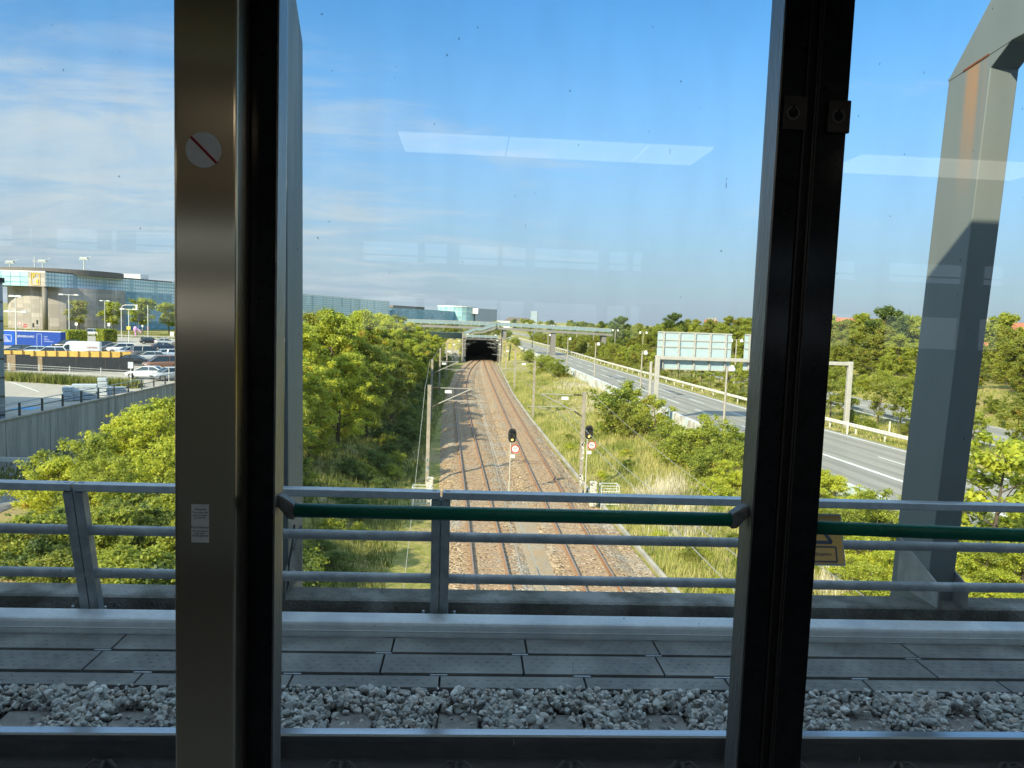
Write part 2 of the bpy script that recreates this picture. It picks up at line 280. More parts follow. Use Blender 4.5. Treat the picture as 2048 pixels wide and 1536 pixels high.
# ================================================================ the train one looks out of
TY = 1.40
train = thing('train_carriage', 'dim train carriage interior with steel pillar, black door seals and dirty windows framing the view', 'train carriage')
def train_part(mb, name, mat, parent=train, **k): return mb.build(name, mat, parent, **k)
XL0, XR0, XR1 = -.362, .558, .686             # middle window, then the right black post
train_part(MB().box(-.519, -.412, TY-.06, TY-.002, .9, 2.86), 'steel_pillar', m_brushed, bevel=.006)
pillar = [c for c in D.objects if c.name == 'steel_pillar'][0]
train_part(MB().box(-.530, -.408, TY-.0, TY+.07, .9, 2.95), 'door_post', m_rubber, bevel=.003)
train_part(MB().box(-.4075, XL0, TY+.004, TY+.06, .9, 2.95), 'door_seal', m_black)
train_part(MB().box(-.4145, -.4088, TY-.008, TY-.003, .9, 2.86), 'seal_strip', m_trimline)
train_part(MB().box(XL0+.0004, XL0+.004, TY+.002, TY+.064, .9, 2.95), 'window_edge', m_alu)
train_part(MB().box(XR0-.004, XR0-.0004, TY+.002, TY+.066, .9, 2.95), 'window_edge', m_alu)
train_part(MB().box(XR0, .6005, TY+.003, TY+.06, .9, 2.95), 'door_seal', m_black)
train_part(MB().box(.6265, XR1, TY+.003, TY+.06, .9, 2.95), 'door_seal', m_black)
train_part(MB().box(.601, .626, TY+.012, TY+.06, .9, 2.95), 'door_gap', m_rubber)
for x in (.6045, .6225, .6275):
    train_part(MB().box(x-.0014, x+.0014, TY-.001, TY+.0115, .9, 2.95), 'seal_strip', m_trimline)
for xa, xb, nm in ((-1.7, -.5305, 'window_pane'), (XL0+.0042, XR0-.0042, 'window_pane'), (XR1+.0005, 1.9, 'window_pane')):
    o = train_part(MB().box(xa, xb, TY+.058, TY+.063, .9, 2.95), nm, m_pane)
# lock plates with key holes
for px0, px1, py0, py1, cx, cy in ((1567, 1610, 192, 262, 1583, 228), (1655, 1696, 200, 268, 1673, 235)):
    a, b = uy(px0, py0, TY), uy(px1, py1, TY); c = uy(cx, cy, TY)
    pl = train_part(MB().box(a[0]+.001, b[0], TY-.006, TY+.002, b[2], a[2]), 'lock_plate', m_lockplate, bevel=.002)
    mb = MB(); n = 24; mb.disc((c[0], 0, c[2]), .0125, TY-.0085, TY-.0062, n); mb.build('lock_ring', M('lock_ring_grey', (.11, .105, .10), None, rough=.5), pl)
    MB().disc((c[0], 0, c[2]), .009, TY-.0095, TY-.0087, 20).box(c[0]-.002, c[0]+.002, TY-.0096, TY-.0087, c[2]+.0075, c[2]+.0135).build('keyhole', m_black, pl)
# round sticker and notice on the pillar
SY = TY-.0604
c = uy(407, 300, SY); r = 33.5/1500*SY*1.0
st = MB().disc((c[0], 0, c[2]), r, SY-.0008, SY, 40).build('round_sticker', m_white_st, pillar)
a = Vector((c[0]-r*.70, SY-.0012, c[2]+r*.70)); b = Vector((c[0]+r*.74, SY-.0012, c[2]-r*.70))
MB().bar(a, b, r*.15, .0006, (0, 1, 0)).build('slash', m_red_st, st)
a, b = uy(383, 1008, SY), uy(418, 1085, SY)
no = MB().box(a[0], b[0], SY-.0008, SY, b[2], a[2]).build('notice', m_white_st, pillar)
cx = (a[0]+b[0])/2; hh = a[2]-b[2]
for i, (tx, f, s) in enumerate((('Advarsel', .13, 1.25), ('Træk ikke ned', .215, 1), ('service stiger', .285, 1), ('på skinnen', .35, 1), ('Pay Attention', .60, 1.2), ('Do not board', .70, 1), ('the train', .76, 1), ('during opening', .82, 1))):
    text('notice_text', tx, .0046*s, m_ink, no, (cx, SY-.0012, a[2]-hh*f), ext=.0001)
# green grab rails in front of the glass
def grab(xa, xb, za, zb, name, ends):
    g = MB().tube([(xa, TY+.035, za), (xb, TY+.035, zb)], .0136, 20).build(name, m_green_bar, train, smooth=True)
    for x, z, sx in ends:
        k = MB(); k.prism([(x-sx*.003, z+.0138), (x+sx*.018, z+.028), (x+sx*.031, z+.033), (x+sx*.031, z+.012), (x+sx*.010, z-.014), (x-sx*.003, z-.0165)], 'y', TY+.021, TY+.049)
        k.build('grab_bracket', m_bracket, g, bevel=.004)
z0, z1 = uy(575, 1020, TY+.035)[2], uy(1455, 1039, TY+.035)[2]
grab(XL0+.027, XR0-.028, z0, z1, 'grab_bar', ((XL0+.032, z0, -1), (XR0-.033, z1, 1)))
z2, z3 = uy(1640, 1055, TY+.035)[2], uy(2048, 1073, TY+.035)[2]
grab(XR1+.004, 1.85, z2, z2+(z3-z2)*2.1, 'grab_bar', ((1.84, z2, 1),))
# walls, roof, floor and the far side with its windows
train_part(MB().box(-9, 9, TY-.0, TY+.1, .2, .899).box(-9, 9, TY, TY+.1, 2.951, 3.3).box(-9, -1.701, TY, TY+.1, .9, 2.95).box(1.901, 9, TY, TY+.1, .9, 2.95), 'body_side', m_shell)
train_part(MB().box(-9, 9, -1.2, TY-.001, .75, .9), 'floor_panel', m_floor)
train_part(MB().prism([(-1.26, 3.301), (-1.1, 3.55), (-.5, 3.66), (.7, 3.66), (1.3, 3.55), (1.5, 3.301)], 'x', -9, 9), 'roof_shell', m_shell)
train_part(MB().box(-9, 9, -1.2, .9, 2.75, 2.95).box(-9, 9, .9005, TY-.001, 2.87, 2.95), 'ceiling_panel', m_inner)
train_part(MB().box(-4.1, -4.0, -1.2, TY-.001, .901, 2.869), 'end_wall', m_inner); train_part(MB().box(4.0, 4.1, -1.2, TY-.001, .901, 2.869), 'end_wall', m_inner)
rear = MB(); YR = -1.2; spans = [(723, 833), (846, 890), (915, 992), (1000, 1047), (1065, 1196), (1214, 1255), (1262, 1284)]
vd = 2*(TY+.06)-YR
def rx(px): return (px-944)/1500*vd
wz = (2.60, 2.49); lz = (2.30, 2.12)
xs = [-4.0, rx(-320), rx(-240), rx(-190), rx(-130), rx(-90), rx(62), rx(78), rx(98), rx(130), rx(220), rx(234), rx(256), rx(280), rx(480)] + [rx(q) for s_ in spans for q in s_] + [rx(1500), rx(1640), rx(1660), rx(1730), rx(1790), rx(1960), rx(1990), rx(2050), 4.0]
for i in range(len(xs)-1):
    solid = i % 2 == 0
    if solid: rear.box(xs[i], xs[i+1], YR-.08, YR, .9, 2.87)
    else:
        rear.box(xs[i], xs[i+1], YR-.08, YR, wz[0], 2.87).box(xs[i], xs[i+1], YR-.08, YR, lz[0], wz[1]).box(xs[i], xs[i+1], YR-.08, YR, .9, lz[1]).box(xs[i], xs[i+1], YR-.05, YR-.03, 2.522, 2.530)
rear.box(-9, -4.0, YR-.08, YR, .9, 2.87).box(4.0, 9, YR-.08, YR, .9, 2.87).box(-9, 9, YR-.08, YR, .2, .9).box(-9, 9, YR-.08, YR, 2.87, 3.3)
train_part(rear, 'far_side_wall', m_inner)
for a, b in [((a-944)/1500*2.40, (b-944)/1500*2.40) for a, b in ((795, 1001), (1005, 1266), (1270, 1395), (1690, 2100), (2150, 3100), (-1300, -180))]: train_part(MB().box(a, b, .36, .60, 2.742, 2.7495), 'ceiling_light', m_lamp)  # the outermost strips are added outside the reflection to brighten the pillar
train_part(MB().tube([(-.9, -.55, 2.868), (-.9, -.55, .9)], .016, 12), 'grab_pole', m_yellow_rail, smooth=True)
train_part(MB().tube([(-3.5, -.35, 2.70), (3.5, -.35, 2.70)], .016, 12), 'hand_rail', m_yellow_rail, smooth=True)
# ================================================================ viaduct deck just outside
deck = thing('viaduct', 'grey concrete railway viaduct deck with weathered parapet beyond the near rail', 'viaduct', (0, 0, -1.2))
MB().box(-70, 70, -7, 5.62, -1.2, -.30).build('deck_slab', m_conc_dk, deck).location = (0, 0, 1.2)
MB().prism([(5.36, -.299), (5.36, .118), (5.385, .128), (5.60, .128), (5.62, .115), (5.62, -.299)], 'x', -70, 70).build('parapet', m_conc_dk, deck).location = (0, 0, 1.2)
MB().box(-70, 70, 5.145, 5.355, -.299, .02).build('parapet_ledge', m_conc_dk, deck).location = (0, 0, 1.2)
for x in (-45, -15, 15+22, 62):
    MB().box(x-1, x+1, -5, 4.5, -9.6, -1.201).build('pier', m_conc_dk, deck).location = (0, 0, 1.2)
remember(deck)
# portal frames standing on the parapet, arching over the tracks
prof = [(5.88, -.25), (5.88, 4.17), (5.46, 4.62), (4.90, 5.20), (-6.0, 5.20), (-6.0, 4.25), (5.22, 4.22), (5.40, 4.10), (5.40, -.25)]
prof = [(y-.055*(z-2.4) if y > 4.8 else y, z) for y, z in prof]      # the legs lean in a little
def rusty():
    m, t, p, N, L = _mat('rust_streaked_paint')
    tc = N('ShaderNodeTexCoord'); sep = N('ShaderNodeSeparateXYZ'); L(tc.outputs['Object'], sep.inputs[0])
    n = N('ShaderNodeTexNoise'); n.inputs['Scale'].default_value = 1.6; n.inputs['Detail'].default_value = 6; mp = N('ShaderNodeMapping'); mp.inputs['Scale'].default_value = (3, 3, .5); L(tc.outputs['Object'], mp.inputs[0]); L(mp.outputs[0], n.inputs[0])
    mx = N('ShaderNodeMixRGB'); mx.inputs[1].default_value = (.175, .20, .195, 1); mx.inputs[2].default_value = (.135, .16, .16, 1); L(n.outputs[0], mx.inputs[0])
    # streaks running down from the welded seam
    ns = N('ShaderNodeTexNoise'); ns.inputs['Scale'].default_value = 1; ns.inputs['Detail'].default_value = 3; ms = N('ShaderNodeMapping'); ms.inputs['Scale'].default_value = (1, 13, .18); L(tc.outputs['Object'], ms.inputs[0]); L(ms.outputs[0], ns.inputs[0])
    rs = N('ShaderNodeMapRange'); rs.inputs[1].default_value = .42; rs.inputs[2].default_value = .56; L(ns.outputs[0], rs.inputs[0])
    def band(src, a, b, c, d):
        r1 = N('ShaderNodeMapRange'); r1.inputs[1].default_value = a; r1.inputs[2].default_value = b; L(src, r1.inputs[0])
        r2 = N('ShaderNodeMapRange'); r2.inputs[1].default_value = d; r2.inputs[2].default_value = c; L(src, r2.inputs[0])
        q = N('ShaderNodeMath'); q.operation = 'MULTIPLY'; L(r1.outputs[0], q.inputs[0]); L(r2.outputs[0], q.inputs[1]); return q.outputs[0]
    q1 = band(sep.outputs[2], 3.15, 4.0, 4.17, 4.2); q2 = band(sep.outputs[1], 5.33, 5.41, 5.57, 5.66)
    a = N('ShaderNodeMath'); a.operation = 'MULTIPLY'; L(q1, a.inputs[0]); L(q2, a.inputs[1]); b = N('ShaderNodeMath'); b.operation = 'MULTIPLY'; L(a.outputs[0], b.inputs[0]); L(rs.outputs[0], b.inputs[1]); b2 = N('ShaderNodeMath'); b2.operation = 'MULTIPLY'; b2.inputs[1].default_value = .72; L(b.outputs[0], b2.inputs[0]); b = b2
    m2 = N('ShaderNodeMixRGB'); L(b.outputs[0], m2.inputs[0]); L(mx.outputs[0], m2.inputs[1]); m2.inputs[2].default_value = (.36, .19, .075, 1); L(m2.outputs[0], p.inputs['Base Color']); p.inputs['Roughness'].default_value = .5; return m
m_rusty = rusty(); m_rust = M('flaking_rust', (.22, .07, .025), (.10, .04, .02), 40, .9)
def frame(x0, label, mat, rust=False):
    r = thing('portal_frame', label, 'portal frame', (0, 0, 0), 0, 'steel portal frames along the viaduct')
    c = MB().prism(prof, 'x', x0, x0+.21).build('column', mat, r, bevel=.006)
    MB().bar((x0-.0015, 5.787, 4.16), (x0-.0015, 5.125, 4.225), .004, .018, (0, 0, 1)).build('weld_seam', mat, c)
    if rust: MB().bar((x0-.003, 5.61, 4.172), (x0-.003, 5.33, 4.200), .005, .014, (0, 0, 1)).build('rust_patch', m_rust, c)
    bp = MB().prism([(5.36, .129), (5.36, .30), (5.90, .52), (5.90, .129)], 'x', x0-.016, x0-.0016).prism([(5.36, .129), (5.36, .30), (5.90, .52), (5.90, .129)], 'x', x0+.2116, x0+.226).build('foot_plate', m_conc_dk if not rust else M('pale_plate', (.36, .35, .31), (.25, .25, .23), 8, .7), r)
    for yy in (5.55,):
        MB().tube([(x0-.04, yy, .24), (x0-.017, yy, .24)], .034, 14).build('bolt', m_galv_dull, bp); MB().tube([(x0+.227, yy, .24), (x0+.25, yy, .24)], .034, 14).build('bolt', m_galv_dull, bp)
    return settle(r, (x0, 5.4, .12))
frame(3.612, 'steel portal frame with orange rust streaks, right of the black door post', m_rusty, True)
frame(-1.306-.21, 'slim grey steel portal frame just right of the left steel pillar', m_col)
for k in (-2, -1, 2, 3):
    frame(3.612+4.92*(k-1)+4.92 if k > 0 else -1.516+4.92*k, 'further grey steel portal frame beyond the edge of the windows', m_col)
can = thing('canopy', 'unseen flat canopy deck over the portal frames, shading the viaduct', 'canopy', (0, 0, 5.2))
MB().box(-40, 40, -6.2, 2.44, .003, .16).build('roof_deck', m_white, can)  # unseen; edge and reach shaped to cast the shade on deck and column
# cable dangling at the left frame's foot
tag(MB().tube([(-1.29, 5.62, .60), (-1.285, 5.55, .50), (-1.29, 5.46, .36), (-1.285, 5.42, .22), (-1.30, 5.37, .14), (-1.33, 5.10, .132), (-1.40, 5.0, .13)], .008, 8).build('earth_cable', m_rubber), 'thin black cable curling down the foot of the left portal frame', 'cable')
# railing
rl = thing('railing', 'grey tubular steel railing along the viaduct edge', 'railing', (0, 0, 0))
RY = 5.02; YB = 5.25; PX0 = -.172; PS = 2.415          # the posts lean in over the walkway
posts = [PX0+PS*k for k in range(-8, 9)]
def lean(z): return YB+(RY-YB)*(z-.02)/.98
for k in range(-8, 8):
    MB().box(posts[k+8]+.008, posts[k+9]-.008, RY-.042, RY+.042, .975, 1.028).build('top_rail', m_galv, rl, bevel=.008)
for z in (.687, .364):
    y = lean(z); t = MB().tube([(posts[0], y, z), (posts[-1], y, z)], .034, 16).build('rail_tube', m_galv_dull, rl, smooth=True)
    for p in posts:
        for dx in (-.17, .17): MB().tube([(p+dx-.004, y, z), (p+dx+.004, y, z)], .0358, 16).build('sleeve', m_galv_dull, t, smooth=True)
for p in posts:
    mbp = MB()
    for dx, w, d in ((-.033, .060, .07), (.033, .060, .07), (0, .0062, .05)): mbp.bar((p+dx, YB, .021), (p+dx, RY+.004, .974), w, d, (0, 1, 0))
    po = mbp.build('post', m_galv_dull, rl, bevel=.004)
    MB().box(p-.16, p+.16, YB-.095, YB+.09, .0205, .034).build('base_plate', m_galv, po)
    for dx in (-.11, .11): MB().tube([(p+dx, YB-.06, .034), (p+dx, YB-.06, .085)], .016, 6).tube([(p+dx, YB-.06, .085), (p+dx, YB-.06, .12)], .009, 8).build('bolt', m_galv, po)
    for dx in (-.045, .045): MB().lathe([(.017, 1.0285), (.017, 1.0305), (.008, 1.032)], (p+dx, RY, 0), 14).build('bolt', m_galv_dull, po)
settle(rl, (0, RY, .02)); remember(rl)
# walkway: duct lid, rubber slabs
duct = thing('cable_duct', 'pale metal cable duct running between the walkway slabs and the railing', 'cable duct', (0, 5.05, 0))
for a, b in ((-20, -1.405), (-1.395, 4.7), (4.71, 20)):
    q = MB().prism([(-.06, .0), (-.06, .047), (-.063, .052), (-.06, .055), (-.058, .092), (-.052, .108), (-.038, .114), (.085, .122), (.095, .115), (.095, 0)], 'x', a, b).build('duct_lid', m_tough, duct, bevel=.003)
wk = thing('walkway', 'dark studded rubber walkway slabs laid beside the ballast', 'walkway', (0, 4.65, 0))
MB().box(-20, 20, -.36, .34, -.2, -.035).build('base_bed', m_slab_gap, wk)
def slab(y0, y1, x0, x1, z):
    b = MB().box(x0+.007, x1-.007, y0+.008, y1-.008, z-.05, z); rnd = random.Random(int(x0*100)+int(y0*1000))
    nx = int((x1-x0)/.072); ny = max(2, int((y1-y0)/.062))
    for i in range(nx):
        for j in range(ny):
            cx = x0+.045+(x1-x0-.09)*(i+.25+.5*(j % 2))/nx; cy = y0+.035+(y1-y0-.07)*(j+.5)/ny
            if rnd.random() < .93:
                n0 = 6; b.add([(cx+.015*math.cos(k*1.0472), cy+.009*math.sin(k*1.0472), z+.0002) for k in range(n0)]+[(cx+.009*math.cos(k*1.0472), cy+.005*math.sin(k*1.0472), z+.003) for k in range(n0)], [tuple(range(6, 12))]+[(k, (k+1) % 6, (k+1) % 6+6, k+6) for k in range(6)])
    return b
for row, (ya, yb, off, z) in enumerate(((4.755, 4.985, -.46, .012), (4.475, 4.745, -.50, .008), (4.305, 4.462, -1.02, .002))):
    for k in range(-4, 6):
        x0 = off+.89*k
        s = slab(ya-4.65, yb-4.65, x0, x0+.89, z).build('slab', m_slab, wk, bevel=.0)
        if -3 <= k <= 4: MB().box(x0-.06, x0+.045, yb-4.65-.002, yb-4.65+.010, z-.01, z+.003).build('joint_clip', m_galv, s)
    e = MB()
    for k in range(-12, 18): e.box(off+.30*k, off+.30*k+.24, ya-4.65-.013, ya-4.65+.004, z-.05, z-.012)
    e.build('edge_strip', m_rubber, wk)
# near rail, sleepers and ballast
def rail_prof(w=1.): return [(-.075, -.172), (-.075, -.160), (-.010, -.142), (-.008, -.052), (-.036, -.038), (-.036, -.008), (-.028, 0), (.028, 0), (.036, -.008), (.036, -.038), (.008, -.052), (.010, -.142), (.075, -.160), (.075, -.172)]
nr = MB(); nr.sweep([(-30, 3.835, 0), (30, 3.835, 0)], rail_prof())
for i, f in enumerate(nr.f):
    zs = [nr.v[k][2] for k in f]
    if len(f) == 4 and min(zs) > -.0095: nr.m[i] = 1
rail1 = tag(nr.build('rail', [m_railside, m_railtop]), 'steel rail with shiny head along the bottom of the view', 'rail')
rail2 = rail1.copy(); COL.objects.link(rail2); rail2.location = (0, -1.505, 0); rail2['label'] = 'second rail of the same track, hidden below the window'
sl0 = tag(MB().prism([(-1.28, -.36), (-1.28, -.095), (-1.25, -.085), (-1.03, -.09), (-1.0, -.174), (1.2, -.2), (1.2, -.36)], 'x', -.115, .115).build('sleeper', m_sleeper_dk, bevel=.012), 'dark concrete sleeper end poking out of ballast, right of the left black door seal', 'sleeper', 'sleepers under the near rail')
sl0.rotation_euler = (0, 0, math.pi); sl0.name = 'sleeper'
sx = [-.61, -.01, .585]
sl0.location = (sx[0], 2.93, 0)
lab = {-.01: 'dark concrete sleeper end in the ballast, below the railing post in the middle window', .585: 'dark concrete sleeper end in the ballast, beside the right black door post'}
allx = [-.61+.6*k for k in range(-7, 9)]
for x in allx:
    if abs(x+.61) < .01: continue
    c = sl0.copy(); COL.objects.link(c); c.location = (x, 2.93+random.Random(x).uniform(-.02, .02), 0)
    k = min(lab, key=lambda q: abs(q-x))
    c['label'] = lab[k] if abs(k-x) < .05 else 'dark concrete sleeper end half sunk in ballast, '+('left of the steel pillar' if x < 0 else 'right of the black door post')
for x in allx:
    f = tag(MB().tube([(x-.07, 3.745, -.165), (x-.075, 3.72, -.13), (x-.04, 3.735, -.105), (x-.02, 3.77, -.135), (x+.02, 3.77, -.135), (x+.04, 3.735, -.105), (x+.075, 3.72, -.13), (x+.07, 3.745, -.165)], .009, 8).tube([(x, 3.70, -.16), (x, 3.75, -.12), (x, 3.78, -.14)], .012, 8).build('rail_fastening', m_railside), 'looped spring clip holding the near rail down', 'rail clip', 'spring clips along the near rail')
rnd = np.random.RandomState(3)
def stones():
    protos = []
    for k in range(9):
        bm = bmesh.new(); bmesh.ops.create_icosphere(bm, subdivisions=2, radius=1.)
        r2 = random.Random(k)
        for v in bm.verts:
            v.co = Vector((v.co.x*r2.uniform(.97, 1.03), v.co.y, v.co.z))
        for _ in range(11):
            n = Vector((r2.gauss(0, 1), r2.gauss(0, 1), r2.gauss(0, 1))).normalized(); d = r2.uniform(.42, .8)
            for v in bm.verts:
                e = v.co.dot(n)-d
                if e > 0: v.co -= n*e
        vs = np.array([v.co[:] for v in bm.verts]); vs *= np.array([1, r2.uniform(.65, .95), r2.uniform(.5, .8)])
        protos.append((vs, np.array([[v.index for v in f.verts] for f in bm.faces]))); bm.free()
    V = []; Fc = []; o = 0
    def put(x, y, z, s):
        nonlocal o
        vs, fs = protos[rnd.randint(9)]; a, b, c = rnd.uniform(0, 6.28, 3); b *= .25; c = c
        ca, sa, cb, sb, cc, sc = math.cos(a), math.sin(a), math.cos(b), math.sin(b), math.cos(c), math.sin(c)
        Rm = np.array([[ca, -sa, 0], [sa, ca, 0], [0, 0, 1]]) @ np.array([[1, 0, 0], [0, cb, -sb], [0, sb, cb]]) @ np.array([[cc, -sc, 0], [sc, cc, 0], [0, 0, 1]])
        V.append(vs @ Rm.T*s+np.array([x, y, z])); Fc.append(fs+o); o += len(vs)
    for i in range(15000):
        x = rnd.uniform(-3.6, 3.9); y = rnd.uniform(3.90, 4.30); dz = .10*(y-3.90)/.4
        z = -.110+dz+rnd.uniform(-.05, .02)
        k = round((x+.61)/.6); near = abs(x-(-.61+.6*k)) < .135 and y < 4.18
        if near and rnd.rand() < .93: continue
        put(x, y, z, rnd.uniform(.012, .028) if rnd.rand() < .84 else rnd.uniform(.028, .042))
    for i in range(3600):
        x = rnd.uniform(-3.3, 3.5); y = rnd.uniform(3.1, 3.72); put(x, y, -.195+rnd.uniform(-.04, .02), rnd.uniform(.018, .034))
    for i in range(60): put(rnd.uniform(-3, 3), rnd.uniform(4.24, 4.31), -.012+rnd.uniform(-.01, .012), rnd.uniform(.02, .035))
    V = np.concatenate(V); Fc = np.concatenate(Fc)
    me = D.meshes.new('ballast'); me.from_pydata(V.tolist(), [], Fc.tolist()); me.materials.append(m_stone); return me
b = link('ballast', stones()); b['kind'] = 'stuff'
bb = MB().box(-30, 30, 1.0, 4.29, -.299, -.17).build('ballast_bed', M('ballast_fill', (.20, .195, .19), (.10, .10, .10), 40, .95, 0, 1, 60)); bb['kind'] = 'structure'
# tilted yellow warning sign wired to the railing
ws = thing('warning_sign', 'tilted faded yellow electric-shock warning sign wired to the railing right of the door post', 'warning sign', (0, 0, 0))
c = uy(1640, 1085, 5.14)
pw, ph = .40, .33
MB().box(-pw/2-.012, pw/2+.012, -.004, .004, -ph/2-.012, ph/2+.012).build('rim', m_grey_rim, ws, bevel=.003)
pnl = MB().box(-pw/2, pw/2, -.008, -.0045, -ph/2, ph/2).build('panel', m_yellow_sign, ws)
m_navy = M('sign_print', (.035, .045, .075), (.05, .06, .09), 20, .5)
g = MB()
for p, q in (((-.125, -.02), (.125, -.02)), ((.125, -.02), (0, .15)), ((0, .15), (-.125, -.02))): g.bar((p[0], -.0095, p[1]), (q[0], -.0095, q[1]), .022, .002, (0, 1, 0))
g.prism([(.02, .095), (-.025, .045), (.0, .045), (-.02, .0), (.03, .055), (.006, .055), (.035, .09)], 'y', -.0105, -.0085)
g.build('symbol', m_navy, pnl)
g = MB()
for p, q in (((-.15, -.05), (.15, -.05)), ((.15, -.05), (.15, -.15)), ((.15, -.15), (-.15, -.15)), ((-.15, -.15), (-.15, -.05))): g.bar((p[0], -.0095, p[1]), (q[0], -.0095, q[1]), .010, .002, (0, 1, 0))
g.build('text_border', m_navy, pnl); text('sign_text', 'Højspændingsfare', .032, m_navy, pnl, (0, -.0095, -.10), ext=.0005)
ws.rotation_euler = (R(-20), 0, 0); ws.location = (uy(1690, 1131, 4.93)[0]-pw/2-.01, 4.985, uy(1690, 1131, 4.93)[2]+ph/2*.94+.01)
# ================================================================ ground, cutting, roads
G = -6.8
def I(Y, xs, ys): return np.interp(Y, xs, ys)
def XL(Y): return I(Y, [30, 44, 60, 100, 200, 320, 480, 900], [23.2, 22.6, 21.7, 20.8, 18.3, 14, 7, -25])
def XR(Y): return I(Y, [30, 44, 56, 81, 154, 233, 320, 480, 900], [36.8, 34.4, 33.4, 30.9, 27.3, 25.2, 21.5, 14, -17])
def XW(Y): return XL(Y)-1.9
def XC(Y): return I(Y, [0, 30, 54, 86, 113, 196], [9.2, 9.0, 8.0, 7.0, 6.5, 6.9])
def X2(Y): return I(Y, [30, 60, 120, 200, 320, 480, 900], [43, 43.4, 44.2, 41, 36, 28, -4])
tl = np.polyfit([10, 29, 36.6, 62, 101, 130, 157, 192, 205], [1.62, 1.3, 1.02, .02, -1.15, -1.35, -.95, 1.0, 2.0], 4)
tr = np.polyfit([10, 29, 37, 102, 136, 196, 205], [6.2, 5.88, 5.55, 4.83, 4.25, 4.0, 4.0], 3)
def TL(Y): return float(np.polyval(tl, Y))
def TR(Y): return float(np.polyval(tr, Y))
def gnoise(x, y): return .5*(np.sin(x*.9+1.3*np.sin(y*.31))*np.cos(y*.7+.6*np.sin(x*.4))+.6*np.sin(x*2.1+y*1.7)*np.sin(y*1.9-x*.6))
def height(X, Y):
    xw, xc = XW(Y), XC(Y); z = G-.05
    if X > xw: 
        z = G-.06
        b = X2(Y)+10.5
        if X > b and Y > 20: z += 2.6*float(sm((X-b)/9))*float(sm((Y-20)/15))*(1-.5*float(sm((Y-150)/120)))
    elif X > xc:
        t = (X-xc)/(xw-.1-xc); z = -9.15+1.55*float(sm(t))+.25*math.sin(3.14*min(1, t))+.12*gnoise(X, Y)*math.sin(3.14*min(1, max(0, t)))
    elif X > -4.0: z = -9.32
    elif X > -35:
        a = -9.3+2.3*float(sm((-4-X)/7.5))+.14*gnoise(X, Y)*min(1, (-4-X))
        low = G if Y > 118 else -10.3+3.45*float(sm((Y-92)/24))
        z = a+(low-a)*float(sm((-14-X)/11.5))
    if Y > 196.5 and -14 < X < xw: z = max(z, -3.35+(G+3.35)*float(sm(max((abs(X-2.7)-7.5)/6, 0)))) if Y > 232 else max(z, (-9.32 if abs(X-2.7) < 5.2 else -3.35+(G+3.35)*float(sm((abs(X-2.7)-6.5)/6))))
    if Y > 260: z = G-.05-.0008*(Y-260)
    return z
ys = np.concatenate([np.arange(-60, 6, 11), np.arange(6, 24, 2), np.arange(24, 110, 1.6), np.arange(110, 196, 3), [196.3, 196.7, 200, 206, 214, 224, 231.8, 232.2, 240, 258, 280, 330, 400, 520, 700, 1000, 1500, 2500, 4500, 9000]])
def rowx(Y):
    xw, xc = float(XW(Y)), float(XC(Y)); L = []
    L += list(np.linspace(-6000, -400, 4)) + list(np.linspace(-300, -60, 7)) + [-45, -38, -35.12, -34.98, -33, -30, -27.5] + list(np.linspace(-25.5, -4.0, 17)) + [-2.51, -2.49, .5, 3.0]
    L += list(np.linspace(xc-.3, xw-.12, 14)) + [xw+.12] + list(np.linspace(xw+1, float(X2(Y))+10, 8)) + list(np.linspace(float(X2(Y))+11, float(X2(Y))+21, 8)) + [float(X2(Y))+30, 110, 160, 300, 700, 6000]
    return L
g = MB(); nx = len(rowx(0))
for Y in ys: g.v += [(x, float(Y), height(x, Y)) for x in rowx(Y)]
for j in range(len(ys)-1):
    for i in range(nx-1): a = j*nx+i; g.f.append((a, a+1, a+nx+1, a+nx)); g.m.append(0)
def groundmat():
    m, t, p, N, L = _mat('bank_grass'); tc = N('ShaderNodeTexCoord'); p.inputs['Roughness'].default_value = .95; p.inputs['Specular IOR Level'].default_value = .15
    def nz(s, d): n = N('ShaderNodeTexNoise'); n.inputs['Scale'].default_value = s; n.inputs['Detail'].default_value = d; n.inputs['Roughness'].default_value = .65; L(tc.outputs['Object'], n.inputs[0]); return n.outputs[0]
    def mr(x, a, b): q = N('ShaderNodeMapRange'); q.inputs[1].default_value = a; q.inputs[2].default_value = b; L(x, q.inputs[0]); return q.outputs[0]
    def mix(f, a, b):
        q = N('ShaderNodeMixRGB'); L(f, q.inputs[0])
        for k, c in ((1, a), (2, b)):
            if isinstance(c, tuple): q.inputs[k].default_value = (*c, 1)
            else: L(c, q.inputs[k])
        return q.outputs[0]
    c = mix(mr(nz(1.6, 8), .38, .62), (.21, .225, .045), (.38, .32, .11)); c = mix(mr(nz(.22, 5), .5, .62), c, (.38, .29, .14)); c = mix(mr(nz(.35, 6), .56, .66), c, (.085, .105, .028)); c = mix(mr(nz(.6, 9), .64, .72), c, (.36, .30, .20))
    L(c, p.inputs['Base Color']); b = N('ShaderNodeBump'); b.inputs['Distance'].default_value = .25; b.inputs['Strength'].default_value = .8; L(nz(5, 8), b.inputs['Height']); L(b.outputs[0], p.inputs['Normal']); return m
m_ground = groundmat()
g.build('ground', m_ground, smooth=True)['kind'] = 'structure'
m_road = M('road_asphalt', (.33, .31, .26), (.27, .255, .22), 1.6, .9, 0, .3, 30, c3=(.235, .222, .19), s3=.55, stretch=(1, .06, 1), spec=.1)
m_lot = M('lot_asphalt', (.40, .36, .295), (.33, .30, .25), 1.2, .9, 0, .3, 30, c3=(.45, .41, .34), s3=.12)
m_lot2 = M('ramp_asphalt', (.26, .255, .24), (.19, .19, .185), .9, .9, 0, .3, 30, c3=(.05, .05, .05), s3=.4)
m_line = M('road_marking', (.74, .73, .68), (.55, .54, .5), 3, .7)
